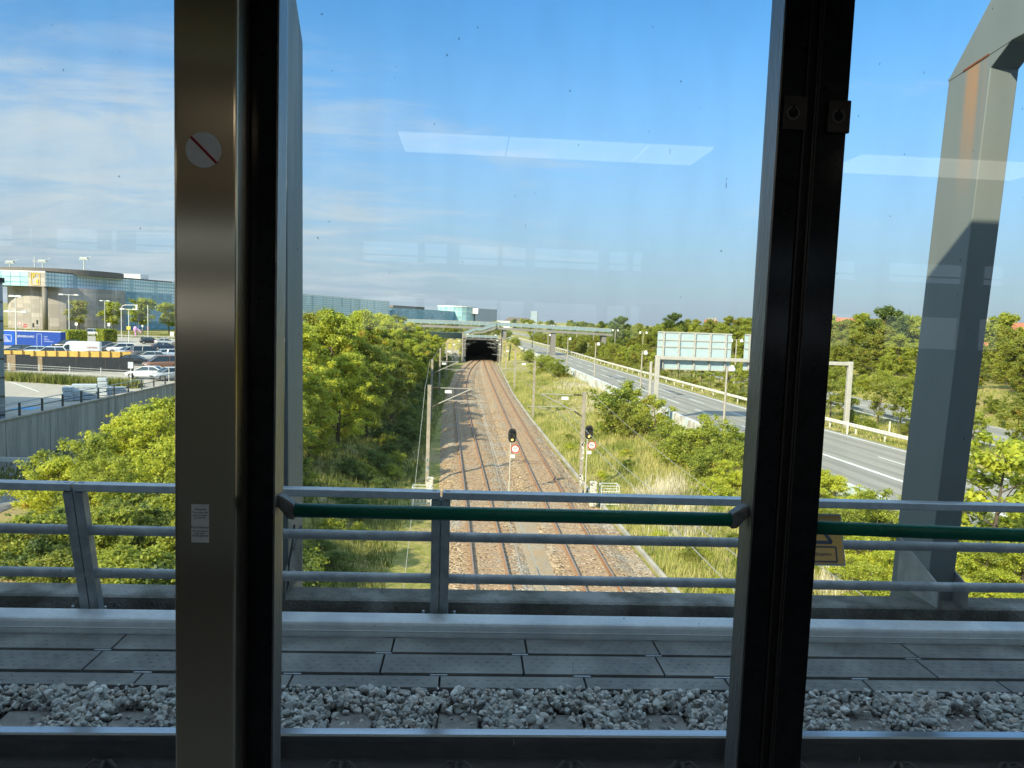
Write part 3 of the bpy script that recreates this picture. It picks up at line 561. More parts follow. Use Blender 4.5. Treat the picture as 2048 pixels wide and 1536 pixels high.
def strip(name, ya, yb, fa, fb, z, mat, step=6, kind='structure'):
    n = max(2, int((yb-ya)/step)+1); Y = np.linspace(ya, yb, n); b = MB(); b.v = [(float(f(y)), float(y), z-.0008*max(0, y-260)) for y in Y for f in (fa, fb)]
    b.f = [(2*i, 2*i+1, 2*i+3, 2*i+2) for i in range(n-1)]; b.m = [0]*len(b.f); o = b.build(name, mat); o['kind'] = kind; return o
strip('road', -40, 900, lambda y: XL(y)-1.75, lambda y: XR(y)+.6, G+.004, m_road)
strip('road', -40, 900, lambda y: X2(y), lambda y: X2(y)+9.4, G+.004, m_road)
def lines(name, items, z=G+.009):
    b = MB()
    for ya, yb, f, w in items:
        n = max(2, int((yb-ya)/5)+1)
        for i in range(n-1):
            y0, y1 = ya+(yb-ya)*i/(n-1), ya+(yb-ya)*(i+1)/(n-1); zz = z-.0008*max(0, y0-260)
            b.add([(float(f(y0))-w/2, y0, zz), (float(f(y0))+w/2, y0, zz), (float(f(y1))+w/2, y1, zz), (float(f(y1))-w/2, y1, zz)], [(0, 1, 2, 3)])
    o = b.build(name, m_line); o['kind'] = 'structure'
A = lambda y: XL(y)+.335*(XR(y)-XL(y)); B = lambda y: XL(y)+.665*(XR(y)-XL(y))
it = [(-40, 800, lambda y: XL(y), .24), (-40, 800, lambda y: XR(y), .24), (-40, 55, A, .34)]
it += [(73+12.6*k, 80+12.6*k, A, .16) for k in range(-1, 40)] + [(47+13*k, 52.5+13*k, B, .16) for k in range(-4, 45)]
it += [(-40, 800, lambda y: X2(y)+.5, .2), (-40, 800, lambda y: X2(y)+8.9, .2)] + [(20+13*k, 26+13*k, lambda y: X2(y)+4.7, .15) for k in range(0, 40)]
lines('road_marking', it)
m_wear = M('tyre_worn_asphalt', (.225, .213, .185), (.275, .26, .222), 1.1, .9, 0, .3, 30, stretch=(1, .04, 1), spec=.1)
for fr in (.10, .235, .43, .57, .76, .90):
    strip('wheel_track', -40, 420, lambda y: XL(y)+fr*(XR(y)-XL(y))-.33, lambda y: XL(y)+fr*(XR(y)-XL(y))+.33, G+.0065, m_wear)
for (xx, ya, yb, wd_) in ((.30, 61, 68, 1.6), (.72, 92, 104, 1.1), (.5, 120, 128, 2.0)):
    strip('asphalt_patch', ya, yb, lambda y: XL(y)+xx*(XR(y)-XL(y))-wd_/2, lambda y: XL(y)+xx*(XR(y)-XL(y))+wd_/2, G+.0078, m_lot2)
# ---------------- railway in the cutting
m_bal = None
def balmat():
    m, t, p, N, L = _mat('track_ballast'); tc = N('ShaderNodeTexCoord'); p.inputs['Roughness'].default_value = .95; p.inputs['Specular IOR Level'].default_value = .2
    v = N('ShaderNodeTexVoronoi'); v.inputs['Scale'].default_value = 10; L(tc.outputs['Object'], v.inputs[0]); s = N('ShaderNodeSeparateXYZ'); L(v.outputs['Color'], s.inputs[0])
    cr = N('ShaderNodeValToRGB'); e = cr.color_ramp.elements; e[0].color = (.09, .055, .035, 1); e[1].color = (.60, .46, .30, 1); k = e.new(.45); k.color = (.36, .235, .13, 1); k = e.new(.8); k.color = (.44, .31, .18, 1); L(s.outputs[0], cr.inputs[0])
    n = N('ShaderNodeTexNoise'); n.inputs['Scale'].default_value = .5; n.inputs['Detail'].default_value = 6; L(tc.outputs['Object'], n.inputs[0]); r = N('ShaderNodeMapRange'); r.inputs[1].default_value = .47; r.inputs[2].default_value = .70; L(n.outputs[0], r.inputs[0])
    mx = N('ShaderNodeMixRGB'); L(r.outputs[0], mx.inputs[0]); L(cr.outputs[0], mx.inputs[1])
    c2 = N('ShaderNodeValToRGB'); e = c2.color_ramp.elements; e[0].color = (.15, .12, .09, 1); e[1].color = (.52, .44, .34, 1); L(s.outputs[1], c2.inputs[0]); L(c2.outputs[0], mx.inputs[2]); L(mx.outputs[0], p.inputs['Base Color'])
    b = N('ShaderNodeBump'); b.inputs['Distance'].default_value = .06; L(v.outputs['Distance'], b.inputs['Height']); b.invert = True; L(b.outputs[0], p.inputs['Normal']); return m
m_bal = balmat()
m_fine = M('pale_gravel_path', (.43, .35, .25), (.19, .145, .095), 16, .95, 0, 1, 30, c3=(.34, .24, .145), s3=.8, detail=12)
RT = -8.8
def bed(name, f, y0, y1, prof, mat, step=3):
    b = MB(); n = int((y1-y0)/step)+1; rr = random.Random(5); P = [(f(y), y, RT) for y in np.linspace(y0, y1, n)]
    b.sweep(P, prof, closed=False); o = b.build(name, mat, smooth=True); o['kind'] = 'structure'; return o
tp = [(-2.5, -.56), (-1.65, -.19), (-1.3, -.165), (-.8, -.185), (0, -.21), (.8, -.185), (1.3, -.165), (1.65, -.19), (2.5, -.56)]
bed('track_bed', TL, 6, 231, tp, m_bal); bed('track_bed', TR, 6, 231, [(a, b) for a, b in tp], m_bal)
bed('gravel_path', lambda y: (TL(y)+TR(y))/2+.25, 6, 45, [(-1.7, -.5), (-1.2, -.30), (-.5, -.23), (.5, -.24), (1.2, -.32), (1.6, -.5)], m_fine)
bed('gravel_path', lambda y: (TL(y)+TR(y))/2+.1, 44, 196, [(-1.3, -.53), (-.6, -.40), (0, -.36), (.5, -.40), (1.3, -.53)], m_bal)
bed('gravel_path', lambda y: XC(y)-.75, 6, 195, [(-.9, -.53), (-.5, -.40), (.2, -.36), (.5, -.34)], m_bal)
m_rrail = M('rusty_rail', (.36, .20, .105), (.27, .14, .075), 9, .8, .1, stretch=(1, .2, 1))
m_rtop = M('worn_rail_head', (.33, .26, .21), (.26, .20, .16), 5, .5, .3, stretch=(4, .1, 1))
m_slp = M('rust_dusted_sleeper', (.38, .26, .165), (.28, .18, .105), 5, .9, 0, .4, 30)
def track(f, label, name='railway_track'):
    t = thing(name, label, 'railway track', (0, 0, 0), 0, 'tracks in the cutting'); Y = np.linspace(6, 231, 76)
    for s in (-.7525, .7525):
        b = MB(); b.sweep([(f(y)+s, y, RT) for y in Y], rail_prof())
        for i, q in enumerate(b.f):
            if len(q) == 4 and min(b.v[k][2] for k in q) > RT-.0095: b.m[i] = 1
        b.build('rail', [m_rrail, m_rtop], t)
    sp = MB().prism([(-1.25, -.30), (-1.25, -.13), (-.95, -.105), (-.45, -.15), (.45, -.15), (.95, -.105), (1.25, -.13), (1.25, -.30)], 'y', -.125, .125)
    me = sp.mesh('sleeper', m_slp); far = MB(); rr = random.Random(8)
    for k in range(340):
        y = 24+.6*k
        if y > 196: break
        d = (f(y+1)-f(y-1))/2
        if k < 100:
            o = link('sleeper', me, t); o.location = (f(y)+rr.uniform(-.02, .02), y, RT-.04+rr.uniform(-.008, .008)); o.rotation_euler = (0, 0, -math.atan(d))
        elif k % 1 == 0:
            i0 = len(far.v); far.prism([(-1.25, -.30), (-1.25, -.13), (-.95, -.105), (-.45, -.15), (.45, -.15), (.95, -.105), (1.25, -.13), (1.25, -.30)], 'y', -.125, .125)
            far.xf(Matrix.Translation((f(y), y, RT-.04)) @ Matrix.Rotation(-math.atan(d), 4, 'Z'), i0)
    far.build('sleeper_run', m_slp, t)['kind'] = 'stuff'
    return t
track(TL, 'curving railway track nearer the tree-covered bank'); track(TR, 'straight rusty railway track nearer the grassy bank')
m_conc = M('pale_concrete', (.42, .39, .33), (.33, .305, .26), 3, .9, 0, .3, 30, c3=(.28, .26, .22), s3=.6)
b = MB(); P = [(float(XC(y))+.1, y, -9.2) for y in np.arange(6, 196, 4)]; b.sweep(P, [(-.09, -.2), (-.09, .14), (.09, .16), (.09, -.2)])
tag(b.build('drain_kerb', m_conc), 'low pale concrete kerb along the foot of the grassy bank', 'kerb')
# ---------------- tunnel and platform above it
m_bconc = M('bridge_concrete', (.22, .21, .195), (.18, .172, .16), 2, .9)
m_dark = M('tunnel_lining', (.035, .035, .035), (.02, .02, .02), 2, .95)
tn = thing('tunnel_portal', 'dark railway tunnel mouth where both tracks disappear', 'tunnel', (0, 0, 0))
x0, x1, zt = -1.45, 6.95, -3.62
MB().box(x0-.8, x0, 196.2, 197.0, -9.6, -3.0).box(x1, x1+.8, 196.2, 197.0, -9.6, -3.0).box(x0, x1, 196.2, 197.0, zt+.25, -3.0).build('portal_wall', M('sooty_concrete', (.13, .125, .115), (.09, .088, .08), 2, .9), tn)
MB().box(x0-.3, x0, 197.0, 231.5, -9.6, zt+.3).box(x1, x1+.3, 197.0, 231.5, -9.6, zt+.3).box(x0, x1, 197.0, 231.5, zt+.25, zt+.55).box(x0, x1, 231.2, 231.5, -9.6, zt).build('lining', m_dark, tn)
m_glassb = M('rail_glass', (.22, .29, .31), (.18, .25, .27), 2, .2, 0)
m_post_g = M('grey_post', (.42, .41, .38), (.35, .34, .32), 6, .6)
rp = MB(); gp = MB()
for k in range(6): rp.box(x0+1.68*k-.06, x0+1.68*k+.06, 196.5, 196.6, -3.0, -1.95)
gp.box(x0, x1, 196.53, 196.56, -2.75, -2.1); rp.build('railing_post', m_post_g, tn); gp.build('railing_glass', m_glassb, tn)
settle(tn, (2.7, 196.2, -9.3))
tag(MB().box(x0-7.5, x0-1.7, 194, 195, -9.5, -6.2).build('wing_wall', m_conc), 'grey concrete block wall left of the tunnel mouth', 'wall')
# ---------------- flyover with stairs
fo = thing('footbridge', 'long pale footbridge with blue glass railings crossing above road and tunnel', 'footbridge', (0, 0, 0))
def dz(x): return -.55-.022*max(0, x-8)
b = MB(); xs = np.linspace(-20, 37.5, 30)
for a, c in zip(xs[:-1], xs[1:]): b.add([(a, 199, dz(a)), (c, 199, dz(c)), (c, 203, dz(c)), (a, 203, dz(a)), (a, 199, dz(a)+.55), (c, 199, dz(c)+.55), (c, 203, dz(c)+.55), (a, 203, dz(a)+.55)], [(0, 3, 2, 1), (4, 5, 6, 7), (0, 1, 5, 4), (2, 3, 7, 6)])
b.build('deck', m_bconc, fo)
b = MB(); q = MB()
for x in np.arange(-20, 37.5, 2.2):
    if x+2.2 < 37.5:
        for y in (199.1, 202.9):
            q.bar((x, y, dz(x)+.75), (x, y, dz(x)+1.95), .09, .09); b.add([(x+.06, y, dz(x)+1.0), (x+2.14, y, dz(x+2.2)+1.0), (x+2.14, y, dz(x+2.2)+1.85), (x+.06, y, dz(x)+1.85), (x+.06, y+.03, dz(x)+1.0), (x+2.14, y+.03, dz(x+2.2)+1.0), (x+2.14, y+.03, dz(x+2.2)+1.85), (x+.06, y+.03, dz(x)+1.85)], [(0, 1, 2, 3), (7, 6, 5, 4), (0, 4, 5, 1), (3, 2, 6, 7)])
            q.bar((x, y, dz(x)+1.92), (x+2.2, y, dz(x+2.2)+1.92), .08, .06)
b.build('railing_glass', m_glassb, fo); q.build('railing_post', m_post_g, fo)
MB().box(8.0, 9.2, 199.5, 202.5, -9, -.6).build('pier', m_bconc, fo); MB().box(21.2, 22.4, 199.5, 202.5, -7.2, -1.0).build('pier', m_bconc, fo); MB().box(34.8, 36, 199.5, 202.5, -7.2, -1.2).build('pier', m_bconc, fo)
st = MB(); gl = MB(); pts = [(6.3, .0), (2.6, -1.35), (.9, -1.35), (-2.2, -2.75)]
for (xa, za), (xb, zb) in zip(pts[:-1], pts[1:]):
    st.add([(xa, 196.9, za-.35), (xb, 196.9, zb-.35), (xb, 198.9, zb-.35), (xa, 198.9, za-.35), (xa, 196.9, za+.1), (xb, 196.9, zb+.1), (xb, 198.9, zb+.1), (xa, 198.9, za+.1)], [(0, 3, 2, 1), (4, 5, 6, 7), (0, 1, 5, 4), (1, 2, 6, 5), (2, 3, 7, 6), (3, 0, 4, 7)])
    for y in (196.95, 198.85): gl.bar((xa, y, za+.8), (xb, y, zb+.8), .03, .75, (0, 0, 1)); st.bar((xa, y, za+1.22), (xb, y, zb+1.22), .07, .06); st.bar((xa, y, za+.1), (xa, y, za+1.2), .07, .07)
s = st.build('staircase', m_bconc, fo); gl.build('railing_glass', m_glassb, s)
MB().box(-20, -2.6, 204.5, 208, -3.5, -1.9).build('lower_walk', m_glassb, fo)
settle(fo, (2, 201, -3))
# ---------------- wall along the motorway, guard rail
def graff():
    m, t, p, N, L = _mat('painted_wall'); tc = N('ShaderNodeTexCoord'); n = N('ShaderNodeTexNoise'); n.inputs['Scale'].default_value = .8; n.inputs['Detail'].default_value = 7; L(tc.outputs['Object'], n.inputs[0])
    cr = N('ShaderNodeValToRGB'); e = cr.color_ramp.elements; e[0].position = .3; e[0].color = (.30, .28, .25, 1); e[1].position = .72; e[1].color = (.70, .68, .64, 1)
    for q, c in ((.45, (.50, .47, .42)), (.52, (.66, .65, .62)), (.60, (.45, .58, .64))): k = e.new(q); k.color = (*c, 1)
    L(n.outputs[0], cr.inputs[0]); L(cr.outputs[0], p.inputs['Base Color']); p.inputs['Roughness'].default_value = .85; return m
b = MB(); b.sweep([(float(XW(y)), y, -6.1-.0008*max(0, y-260)) for y in np.arange(-40, 330, 4)], [(-.12, -2.2), (-.12, 0), (.12, 0), (.12, -2.2)])
tag(b.build('barrier_wall', graff()), 'low pale graffiti-stained concrete wall along the motorway edge', 'wall')
gr = thing('guard_rail', 'white painted guard rail along the far edge of the near carriageway', 'guard rail', (0, 0, 0))
m_gr = M('guard_rail_paint', (.66, .64, .58), (.56, .54, .49), 2, .55)
b = MB(); b.sweep([(float(XR(y))+1.45, y, -6.05-.0008*max(0, y-260)) for y in np.arange(-30, 500, 4)], [(-.05, -.16), (-.10, -.08), (-.05, 0), (-.10, .08), (-.05, .16), (.0, .16), (.0, -.16)]); b.build('beam', m_gr, gr)
pm = MB().box(-.06, .06, -.05, .05, -.8, .12).mesh('post', m_gr)
for k in range(95):
    y = -20+4*k; o = link('post', pm, gr); o.location = (float(XR(y))+1.55, y, -6.05)
settle(gr, (34, 40, G))
b = MB(); b.sweep([(float(X2(y))-1.2, y, -6.15) for y in np.arange(-30, 400, 6)], [(-.05, -.16), (-.09, -.08), (-.05, 0), (-.09, .08), (-.05, .16), (.0, .16), (.0, -.16)])
for k in range(60): b.box(float(X2(-20+6*k))-1.2, float(X2(-20+6*k))-1.1, -20+6*k, -19.9+6*k, -6.85, -6.1)
tag(b.build('guard_rail', m_galv_dull), 'dull grey guard rail beyond the median trees', 'guard rail')
mk = tag(MB().box(-.06, .06, -.05, .05, -.1, 1.15).box(-.061, .061, -.051, .051, .85, 1.0).build('marker_post', m_gr), 'white marker post at the guard rail, left of the right portal frame', 'marker post', 'white marker posts')
mk.location = (*uz(1778, 868, G)[:2], G)
for x, y, l in ((1694, 868, 'white marker post just right of the sign gantry leg'), (1068+42, 680, 'white marker post at the guard rail far down the road')):
    c = mk.copy(); COL.objects.link(c); c.location = (*uz(x, y, G)[:2], G); c['label'] = l
# ================================================================ street and railway furniture
m_pole = M('lamp_pole', (.40, .36, .29), (.33, .30, .25), 5, .6); m_globe = M('opal_globe', (.80, .80, .76), None, rough=.25)
m_mast = M('mast_steel', (.33, .29, .23), (.25, .22, .18), 4, .7, .1, c3=(.38, .34, .28), s3=1.5); m_ins = M('insulator_brown', (.06, .04, .032), None, rough=.3); m_wire = M('wire_metal', (.40, .38, .33), None, rough=.5, metal=.3)
m_wtag = M('white_plate', (.72, .72, .70), None, rough=.5)
# catenary masts
def cat_mast(arm, hgt=6.5, w=.24):
    """arm: +1 reaches to +X"""
    t = thing('catenary_mast', 'x', 'catenary mast', (0, 0, 0), 0, 'catenary masts along the cutting')
    h = w/2; f = .02
    MB().box(-h, h, -h, -h+f, -.6, hgt).box(-h, h, h-f, h, -.6, hgt).box(-f/2, f/2, -h+f, h-f, -.6, hgt).box(-h-.02, h+.02, -h-.02, h+.02, hgt, hgt+.03).build('pole', m_mast, t)
    s = arm; ln = 2.9; zt, zl = hgt-.15, hgt-1.55
    a = MB().tube([(s*.75, 0, zt), (s*ln, 0, zt)], .030, 6).tube([(s*.65, 0, zl+.33), (s*(ln-.1), 0, zt-.03)], .038, 6).tube([(s*1.2, 0, zl+.58), (s*(ln+.85), 0, zl+.55)], .026, 6).tube([(s*(ln-.8), 0, zl+.36), (s*(ln+.2), 0, zl+.50)], .022, 6).tube([(s*1.6, 0, zt), (s*1.6, 0, zt-.62)], .012, 4)
    a = a.build('bracket_arm', m_wire, t)
    i1 = MB()
    for p, q in (((s*h, 0, zt), (s*.75, 0, zt)), ((s*h, 0, zl), (s*.65, 0, zl+.33))):
        p, q = Vector(p), Vector(q)
        i1.tube([p, q], .03, 8)
        for k in range(6): c = p.lerp(q, .25+.11*k); i1.tube([c-(q-p)*.02, c+(q-p)*.02], .065, 8)
    i1.build('insulator', m_ins, t)
    MB().box(s*1.05 if s > 0 else -1.5, s*1.5 if s > 0 else -1.05, -.03, .03, zt-.34, zt-.14).build('number_plate', m_wtag, t)
    return remember(t)
def mast_label(side, k):
    return (['grey mast with bracket arm beside the {0} signal{1}', 'second bracket mast from the viaduct {0}', 'third bracket mast from the viaduct {0}', 'fourth bracket mast from the viaduct {0}', 'fifth bracket mast {0} close to the tunnel mouth', 'tall last bracket mast {0} at the tunnel mouth'])[k]
proR = cat_mast(-1); proL = cat_mast(1)
right = [(7.55, 49), (7.35, 86), (7.1, 120), (7.0, 150), (7.3, 176), (7.4, 193)]
left = [(-2.75, 51), (-4.2, 82), (-4.6, 112), (-4.5, 140), (-4.0, 165), (-2.3, 192)]
RL = ['grey bracket mast with white paint at its foot beside the right-hand signal', 'second bracket mast from the viaduct at the foot of the grassy bank', 'third bracket mast from the viaduct on the grassy side', 'fourth bracket mast from the viaduct on the grassy side', 'fifth bracket mast from the viaduct on the grassy side', 'tall last bracket mast on the grassy side at the tunnel mouth']
LL = ['nearest bracket mast on the tree-covered side with bluish foot', 'second bracket mast from the viaduct on the tree-covered side', 'third bracket mast from the viaduct on the tree-covered side', 'fourth bracket mast from the viaduct on the tree-covered side', 'fifth bracket mast from the viaduct on the tree-covered side', 'tall last bracket mast on the tree side of the tunnel mouth']
for pro, lst, lb in ((proR, right, RL), (proL, left, LL)):
    for k, (x, y) in enumerate(lst):
        o = pro if k == 0 else dup(pro, (0, 0, 0)); o.location = (x, y, -8.95); o['label'] = lb[k]
        if k == 5: o.scale = (1, 1, 1.15)
# white brush marks on the first mast on each side
m_splash = M('splashed_paint', (.78, .78, .75), None, rough=.7)
b = MB(); rr = random.Random(2)
for k in range(26):
    z = rr.choice([rr.uniform(.3, 1.0), rr.uniform(1.9, 3.2)]); x = rr.uniform(-.09, .07); b.box(x, x+rr.uniform(.03, .1), -.124, -.1215, z, z+rr.uniform(.08, .28))
b.build('paint_splash', m_splash, proR)
b = MB()
for k in range(8): z = rr.uniform(.5, 1.6); x = rr.uniform(-.05, .05); b.box(x, x+.05, -.124, -.1215, z, z+.25)
b.build('paint_splash', M('pale_blue_splash', (.30, .42, .50), None, rough=.7), proL)
def wire(name, label, pts, r, sag=.0, mat=None):
    P = []
    for a, c in zip(pts[:-1], pts[1:]):
        for i in range(8): t = i/8; P.append((a[0]+(c[0]-a[0])*t, a[1]+(c[1]-a[1])*t, a[2]+(c[2]-a[2])*t-sag*4*t*(1-t)))
    P.append(pts[-1]); return tag(MB().tube(P, r, 4).build(name, mat or m_wire), label, 'overhead wire', 'overhead wires of the cutting')
spY = [8, 50, 84, 116, 146, 172, 194, 229]
for f, nm, lb in ((TL, 'overhead_wire', 'over the curving track'), (TR, 'overhead_wire', 'over the straight rusty track')):
    wire(nm, 'thin contact wire hanging '+lb, [(f(y)+(.2 if i % 2 else -.2), y, -3.55) for i, y in enumerate(spY)], .012)
    wire(nm, 'sagging carrier wire above the contact wire '+lb, [(f(y), y, -2.45 if y < 190 else -3.75) for y in spY], .012, .7)
wire('overhead_wire', 'pale return cable running down the masts beside the trees', [tuple(uz(806, 1186, -9.2))]+[(x-.3, y, -2.6) for x, y in left[:5]], .014, .25)
wire('overhead_wire', 'thin return cable along the masts on the grassy side', [(8.2, 8, -3.0)]+[(x+.6, y, -2.5) for x, y in right[:5]], .009, .5)
# signals with speed boards
m_sig = M('signal_black', (.022, .024, .024), (.035, .036, .035), 8, .5); m_hood = M('signal_hood', (.012, .013, .014), None, rough=.45)
m_lit = emit('signal_lit_yellow', (1, .62, .12), 2.2); m_dim = M('signal_lens', (.10, .10, .09), None, rough=.15); m_redp = M('sign_red', (.50, .03, .025), None, rough=.45); m_postp = M('signal_post', (.50, .47, .40), (.42, .39, .33), 6, .6)
def signal(label, X, Y, px, hz):
    t = thing('railway_signal', label, 'railway signal', (0, 0, 0), 0, 'yellow-lit signals with 60 speed boards')
    MB().tube([(0, 0, -.3), (0, 0, .9)], .055, 10).tube([(0, 0, .9), (0, 0, hz)], .042, 10).build('post', m_postp, t)
    hd = MB().prism([(.08+.27*sx_*abs(math.cos(a))**.62*(1 if math.cos(a) > 0 else -1)*1, hz+.45*abs(math.sin(a))**.75*(1 if math.sin(a) > 0 else -1)) for a in [k*6.28319/28 for k in range(28)] for sx_ in (1,)], 'y', -.06, .0).build('head', m_sig, t, bevel=.01)
    for dx, dz, lit in ((.0, .22, 0), (.15, .22, 0), (.0, -.02, 0), (.16, -.02, 2), (.06, -.27, 1)):
        l = MB().disc((.05+dx-.03, 0, hz+dz), .075, -.07, -.0605, 16).build('lens', m_lit if lit == 1 else (m_dim if not lit else M('amber_lens', (.45, .35, .15), None, rough=.2)), t)
        hd2 = MB(); n = 9
        vs = [(.05+dx-.03+.095*math.cos(a), yy, hz+dz+.095*math.sin(a)) for yy in (-.06, -.22) for a in [R(-10)+R(200)*k/(n-1) for k in range(n)]]
        vs += [(.05+dx-.03+.085*math.cos(a), yy, hz+dz+.085*math.sin(a)) for yy in (-.06, -.22) for a in [R(-10)+R(200)*k/(n-1) for k in range(n)]]
        hd2.add(vs, [(k, k+1, n+k+1, n+k) for k in range(n-1)]+[(2*n+k+1, 2*n+k, 3*n+k, 3*n+k+1) for k in range(n-1)]+[(n+k, n+k+1, 3*n+k+1, 3*n+k) for k in range(n-1)])
        hd2.build('hood', m_hood, l)
    zb = hz-.86
    sp = MB().disc((.30, 0, zb), .275, -.05, -.035, 32).build('speed_board', m_redp, t)
    MB().disc((.30, 0, zb), .215, -.054, -.0505, 32).build('board_face', m_wtag, sp)
    text('board_number', '60', .26, m_ink, sp, (.30, -.055, zb+.045), ext=.002); text('board_number', 'km', .11, m_ink, sp, (.30, -.055, zb-.12), ext=.002)
    MB().box(.02, .10, -.034, -.01, zb-.04, zb+.04).build('clamp', m_galv_dull, sp)
    MB().box(.02, .29, -.05, -.035, zb-.58, zb-.38).build('number_plate', m_wtag, t)
    t.location = (X, Y, -9.05); t.rotation_euler = (0, 0, 0); return t
signal('yellow-lit railway signal with a 60 board standing between the two tracks', 2.72, 47.6, 1018, 3.85)
signal('yellow-lit railway signal with a 60 board at the foot of the grassy bank', 7.78, 48.3, 1161, 4.1)
# graffitied cabinets and tube cages
m_cab = M('scribbled_cabinet', (.66, .62, .52), (.60, .56, .47), 3, .6, c3=(.12, .12, .14), s3=7)
def at_y(px, py, Y): return uy(px, py, Y)
for (px, pyt, pyb, lab_) in ((1185, 962, 1012, 'cream graffiti-marked cabinet at the foot of the grassy bank'), (859, 954, 1004, 'cream graffiti-marked cabinet below the nearest mast on the tree side')):
    p = uz(px, pyb, -9.1); wv = .40
    r = thing('relay_cabinet', lab_, 'cabinet', (p[0], p[1], -9.1), 0, 'trackside relay cabinets')
    MB().box(-.20, .20, -.16, .16, 0, 1.45).build('case', m_cab, r, bevel=.02); MB().box(-.16, .16, -.172, -.161, .08, 1.36).build('door', m_cab, r); MB().prism([(-.23, 1.45), (.23, 1.45), (.19, 1.53), (-.19, 1.53)], 'y', -.19, .19).build('cap', m_cab, r)
m_cage = M('white_tube', (.60, .61, .60), (.5, .51, .5), 6, .5)
for (px, pyb, wpx, lab_) in ((1217, 1012, 30, 'white tube cage beside the cabinet on the grassy side'), (843, 1018, 26, 'white tube cage beside the cabinet on the tree side')):
    p = uz(px, pyb, -9.15); b = MB(); w = .55
    for x in (-w, w):
        for y in (-.4, .4): b.tube([(x, y, -.2), (x, y, 1.35)], .025, 6)
        b.tube([(x, -.4, 1.35), (x, .4, 1.35)], .025, 6).tube([(x, -.4, .95), (x, .4, .95)], .02, 6)
    for y in (-.4, .4):
        for z in (1.35, 1.0, .2): b.tube([(-w, y, z), (w, y, z)], .022, 6)
        for k in range(1, 5): b.tube([(-w+.22*k, y, .2), (-w+.22*k, y, 1.0)], .014, 5)
    tag(b.build('tube_cage', m_cage), lab_, 'cage').location = (p[0], p[1], -9.15)
# motorway lamps: single globes at the wall, twin globes in the median
def lampmesh(two, h=5.9):
    t = thing('street_lamp', 'x', 'street lamp'); s = (-.75, .75) if two else (.42,)
    b = MB().tube([(0, 0, -.6), (0, 0, h)], [.11, .075], 10)
    for x in s: b.tube([(0, 0, h-.05), (x*.5, 0, h+.08), (x, 0, h+.02)], .035, 6)
    b.build('pole', m_pole, t)
    for x in s: MB().lathe([(.02, .16), (.12, .13), (.16, .02), (.22, -.08), (.27, -.22), (.22, -.30), (.10, -.33)], (x, 0, h-.05), 14).build('globe', m_globe, t, smooth=True)
    return remember(t)
l1 = lampmesh(False); l2 = lampmesh(True, 7.3)
ords = ['nearest', 'second', 'third', 'fourth', 'fifth', 'sixth', 'seventh', 'eighth', 'ninth']
for k, Y in enumerate((58.5, 85.5, 114, 142, 172, 205, 245, 292, 345)):
    o = l1 if k == 0 else dup(l1, (0, 0, 0)); o.location = (float(XW(Y))+.45, Y, G-.002*k); o['group'] = 'single-globe lamps along the motorway wall'
    o['label'] = f'{ords[k]} single-globe lamp post counted along the motorway wall from the viaduct'
ords = ords+['tenth']
for k, Y in enumerate((106, 165, 196, 229, 263, 300, 336, 376, 423, 473)):
    o = l2 if k == 0 else dup(l2, (0, 0, 0)); o.location = (38-max(0, Y-170)*.012, Y, G); o.rotation_euler = (0, 0, .1*k); o['group'] = 'twin-globe lamps among the median trees'
    o['label'] = f'{ords[k]} twin-globe lamp post counted along the median from the viaduct'
# sign gantry
m_gan = M('gantry_steel', (.46, .44, .40), (.39, .37, .335), 3, .6, .1); m_sb = M('sign_back', (.42, .53, .55), (.36, .47, .50), 2, .5, .1)
gy = 68.
ga = thing('sign_gantry', 'steel gantry spanning the motorway with the ribbed backs of two big sign boards', 'sign gantry', (0, 0, 0))
xa = float(uy(1312, 780, gy)[0]); xb = float(uy(1697, 780, gy)[0]); zb = float(uy(1320, 711, gy)[2])-.2
zr = zb
MB().box(xa-.21, xa+.21, gy-.2, gy+.2, G-1.2, zb+.22).box(xa-.62, xa-.40, gy+.2, gy+.42, G-1.2, zb-.4).build('leg', m_gan, ga, bevel=.04); MB().box(xb-.21, xb+.21, gy-.2, gy+.2, G-.2, zb+.22).build('leg', m_gan, ga, bevel=.04)
MB().box(xa+.21, xb-.21, gy-.18, gy+.18, zb-.15, zb+.17).build('cross_beam', m_gan, ga, bevel=.03)
def board(x0, x1, z0, z1, ribs):
    s = MB().box(x0, x1, gy+.40, gy+.46, z0, z1).build('sign_board', m_sb, ga)
    b = MB()
    for k in range(ribs): x = x0+(x1-x0)*(.08+.21*k); b.box(x-.07, x+.07, gy+.24, gy+.399, z0+.05, z1-.05)
    for z in (z0+(z1-z0)*.78, z0+(z1-z0)*.60, z0+.02, z1-.06): b.box(x0, x1, gy+.33, gy+.398, z-.05, z+.05)
    b.build('rib', m_gan, s)
x0, x1 = uy(1316, 665, gy+.4)[0], uy(1464, 672, gy+.4)[0]
board(x0, x1, float(uy(1390, 740, gy+.4)[2]), float(uy(1390, 665, gy+.4)[2]), 5)
x0 = uy(1490, 672, gy+.4)[0]; board(x0, x0+5.6, float(uy(1490, 740, gy+.4)[2]), float(uy(1490, 668, gy+.4)[2]), 5)
settle(ga, (xa, gy, G))
